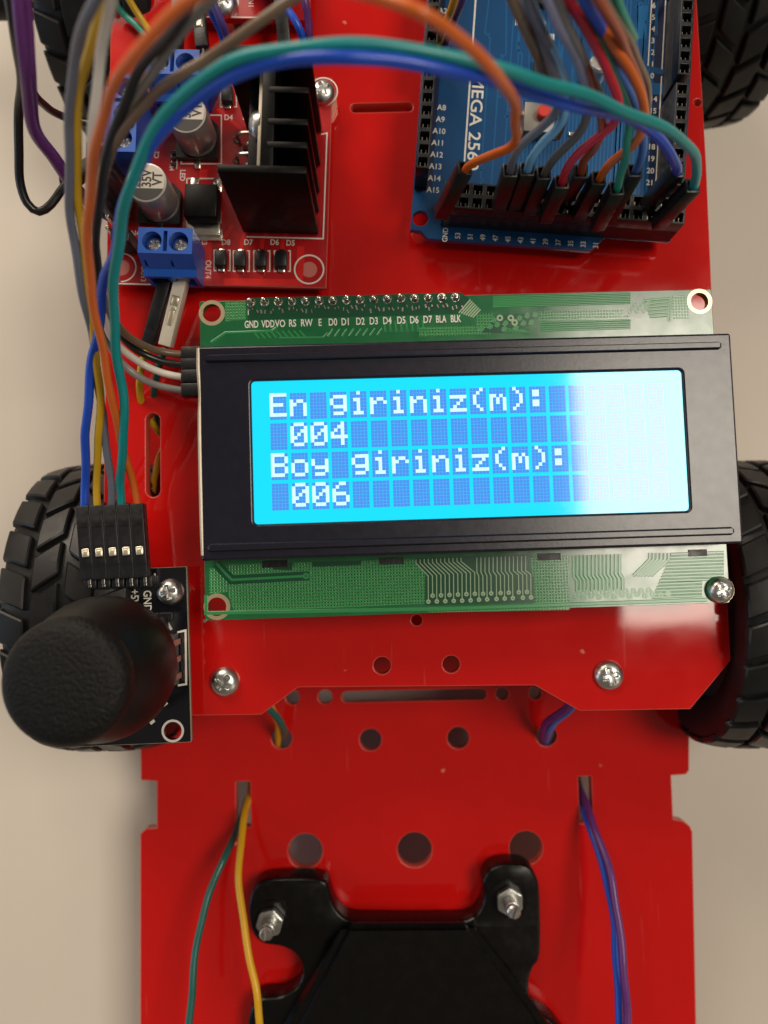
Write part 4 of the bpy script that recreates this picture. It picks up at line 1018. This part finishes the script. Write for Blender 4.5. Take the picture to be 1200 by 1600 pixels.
# short leads on the upper plate, top left
wire([(185, -30, 8), (205, 5, 5), (225, 35, 3), (245, 62, 3), (262, 85, 4), (276, 105, 5)], 'ochre', 'dull yellow lead lying on the red plate at top left', group=MG, name='motor_lead')
wire([(170, -10, 5), (192, 22, 2), (212, 40, 2), (236, 66, 2), (258, 90, 3)], 'green', 'green lead lying on the red plate at top left', group=MG, name='motor_lead')
wire([(306, -40, 26), (322, 0, 24), (336, 30, 22), (348, 60, 19), (350, 100, 14), (330, 140, 8), (318, 170, 5)], 'blue', 'dark blue wire bending down beside the second driver board', group='wires at the driver board')
wire([(318, -40, 28), (332, 0, 26), (345, 32, 24), (356, 64, 20), (356, 102, 15), (340, 140, 9), (328, 170, 5)], 'violet', 'violet wire beside the dark blue one at the second driver board', group='wires at the driver board')
wire([(425, -30, 22), (445, 10, 22), (462, 35, 22), (474, 62, 20), (478, 100, 14)], 'blue', 'blue wire passing behind the top of the heat sink', group='wires at the driver board')
wire([(468, -30, 24), (476, 0, 24), (482, 30, 22), (484, 62, 20), (484, 100, 14)], 'purple', 'purple wire passing behind the top of the heat sink', group='wires at the driver board')
b = BM()
for i in range(3): box(b, (0, 0, 0), (.1, .1, .1)) if False else None
t = thing('lead_plug', 'plain black plug sleeve standing at the top of the heat sink', 'connector', M.Identity(4), 'plugs of the driver terminals')
A = unp(445, 75, 8); B = unp(436, -30, 9); housing(A, A+(B-A).normalized()*14, t, HOUSE, False, UP)
# bundle into the blue board
BG = 'wires plugged into the blue board'
def mw(pts, color, label, top, base=None):
    pts = [(x, y, 28+(z-28)*.62) for x, y, z in pts]
    wire([(top[0], top[1]+5, 26)]+pts, color, label, (mega_plug(top[0], top[1], 27, base),), group=BG)
mw([(802, 250, 31), (818, 226, 36), (845, 203, 41), (866, 180, 46), (872, 148, 52), (862, 105, 58), (842, 60, 64), (815, 10, 70), (780, -45, 74)], 'slate', 'slate blue wire, leftmost of the close group plugged into the blue board', (797, 266))
mw([(830, 248, 31), (848, 222, 36), (872, 200, 41), (885, 178, 46), (883, 140, 52), (868, 95, 59), (850, 50, 65), (826, 0, 70), (795, -45, 74)], 'lightblue', 'light blue wire plugged into the blue board beside the slate one', (824, 264))
mw([(860, 255, 31), (880, 232, 36), (903, 208, 41), (917, 180, 46), (918, 140, 52), (903, 95, 59), (885, 55, 65), (862, 0, 70), (830, -45, 74)], 'darkgrey', 'dark grey wire plugged into the blue board between light blue and red', (850, 270))
mw([(885, 265, 31), (905, 240, 36), (935, 217, 41), (960, 192, 46), (963, 155, 53), (945, 105, 60), (920, 55, 67), (893, 5, 73), (868, -45, 77)], 'red', 'red wire plugged into the blue board', (878, 284))
mw([(948, 262, 31), (966, 245, 35), (990, 225, 40), (1004, 196, 45), (1004, 160, 51), (985, 115, 58), (955, 65, 65), (925, 10, 71), (900, -45, 75)], 'orange', 'orange wire, short visible length, plugged into the blue board right of the red one', (936, 278))
mw([(970, 270, 31), (978, 245, 36), (980, 215, 41), (985, 185, 46), (975, 150, 52), (955, 110, 58), (938, 65, 64), (915, 10, 70), (890, -45, 74)], 'green', 'green wire plugged into the blue board between orange and blue', (964, 294), (.5, -.3, -14))
mw([(1000, 250, 31), (1004, 225, 36), (1000, 195, 41), (992, 165, 46), (972, 125, 53), (950, 80, 60), (925, 30, 66), (900, -45, 72)], 'skyblue', 'mid blue wire plugged into the blue board at the right of the group', (992, 266), (-1.0, -2.5, -14))
mw([(912, 250, 32), (925, 235, 36), (940, 205, 42), (938, 165, 48), (920, 115, 56), (895, 65, 63), (868, 15, 69), (840, -45, 74)], 'rust', 'rust brown wire plugged into the blue board behind the red one', (908, 268), (0, 1.4, -14))
wire([(1012, 160, 29.0), (1010, 130, 35.0), (998, 95, 42.5), (975, 50, 50.0), (945, 5, 56.0), (915, -45, 60.5)], 'brown', 'brown wire hanging at the right of the bundle over the blue board', group=BG)
wire([(985, 185, 32.0), (1006, 200, 26.0), (1012, 160, 29.0)], 'brown', 'short brown bend at the foot of the bundle over the blue board', group=BG)
wire([(872, 150, 36.5), (852, 115, 42.5), (835, 75, 49.2), (812, 25, 55.2), (780, -45, 60.5)], 'brown', 'brown wire at the left of the bundle over the blue board', group=BG)
wire([(872, 150, 36.5), (880, 185, 32.0), (870, 215, 29.0)], 'brown', 'foot of the left brown wire beneath the teal loop', group=BG)
wire([(930, 170, 38.0), (915, 130, 44.0), (893, 80, 50.0), (868, 30, 56.0), (838, -45, 61.2)], 'lavender', 'pale lavender wire in the bundle over the blue board', group=BG)
wire([(990, 60, 47.0), (972, 20, 53.0), (950, -45, 59.0)], 'green', 'green wire at the outer right of the bundle at the top edge', group=BG)
wire([(895, 160, 36), (880, 120, 42), (862, 80, 48), (838, 30, 55), (808, -45, 60)], 'slate', 'blue grey wire between the pale lavender and the brown one over the blue board', group=BG)
wire([(948, 175, 34), (932, 140, 40), (912, 95, 47), (888, 45, 54), (855, -45, 61)], 'grey', 'light grey wire beside the red one in the bundle over the blue board', group=BG)
wire([(1008, 182, 32), (1004, 150, 38), (990, 105, 45), (966, 55, 53), (938, 5, 59), (905, -45, 63)], 'rust', 'rust orange wire at the right of the bundle over the blue board', group=BG)
wire([(996, 175, 32), (985, 140, 38), (968, 100, 44), (945, 55, 51), (918, 5, 58), (886, -45, 62)], 'blue', 'deep blue wire behind the orange ones in the bundle over the blue board', group=BG)
wire([(875, 140, 34), (858, 105, 40), (842, 65, 46), (824, 15, 52), (800, -45, 58)], 'skyblue', 'mid blue wire at the left edge of the bundle over the blue board', group=BG)
wire([(722, -40, 30), (708, 5, 24), (697, 32, 18), (688, 60, 10), (684, 80, 9)], 'ochre', 'dull yellow wire entering the left socket row at the top', group=BG)
wire([(735, -40, 28), (720, 10, 22), (707, 38, 16), (697, 68, 10), (693, 85, 9)], 'violet', 'violet wire entering the left socket row at the top', group=BG)
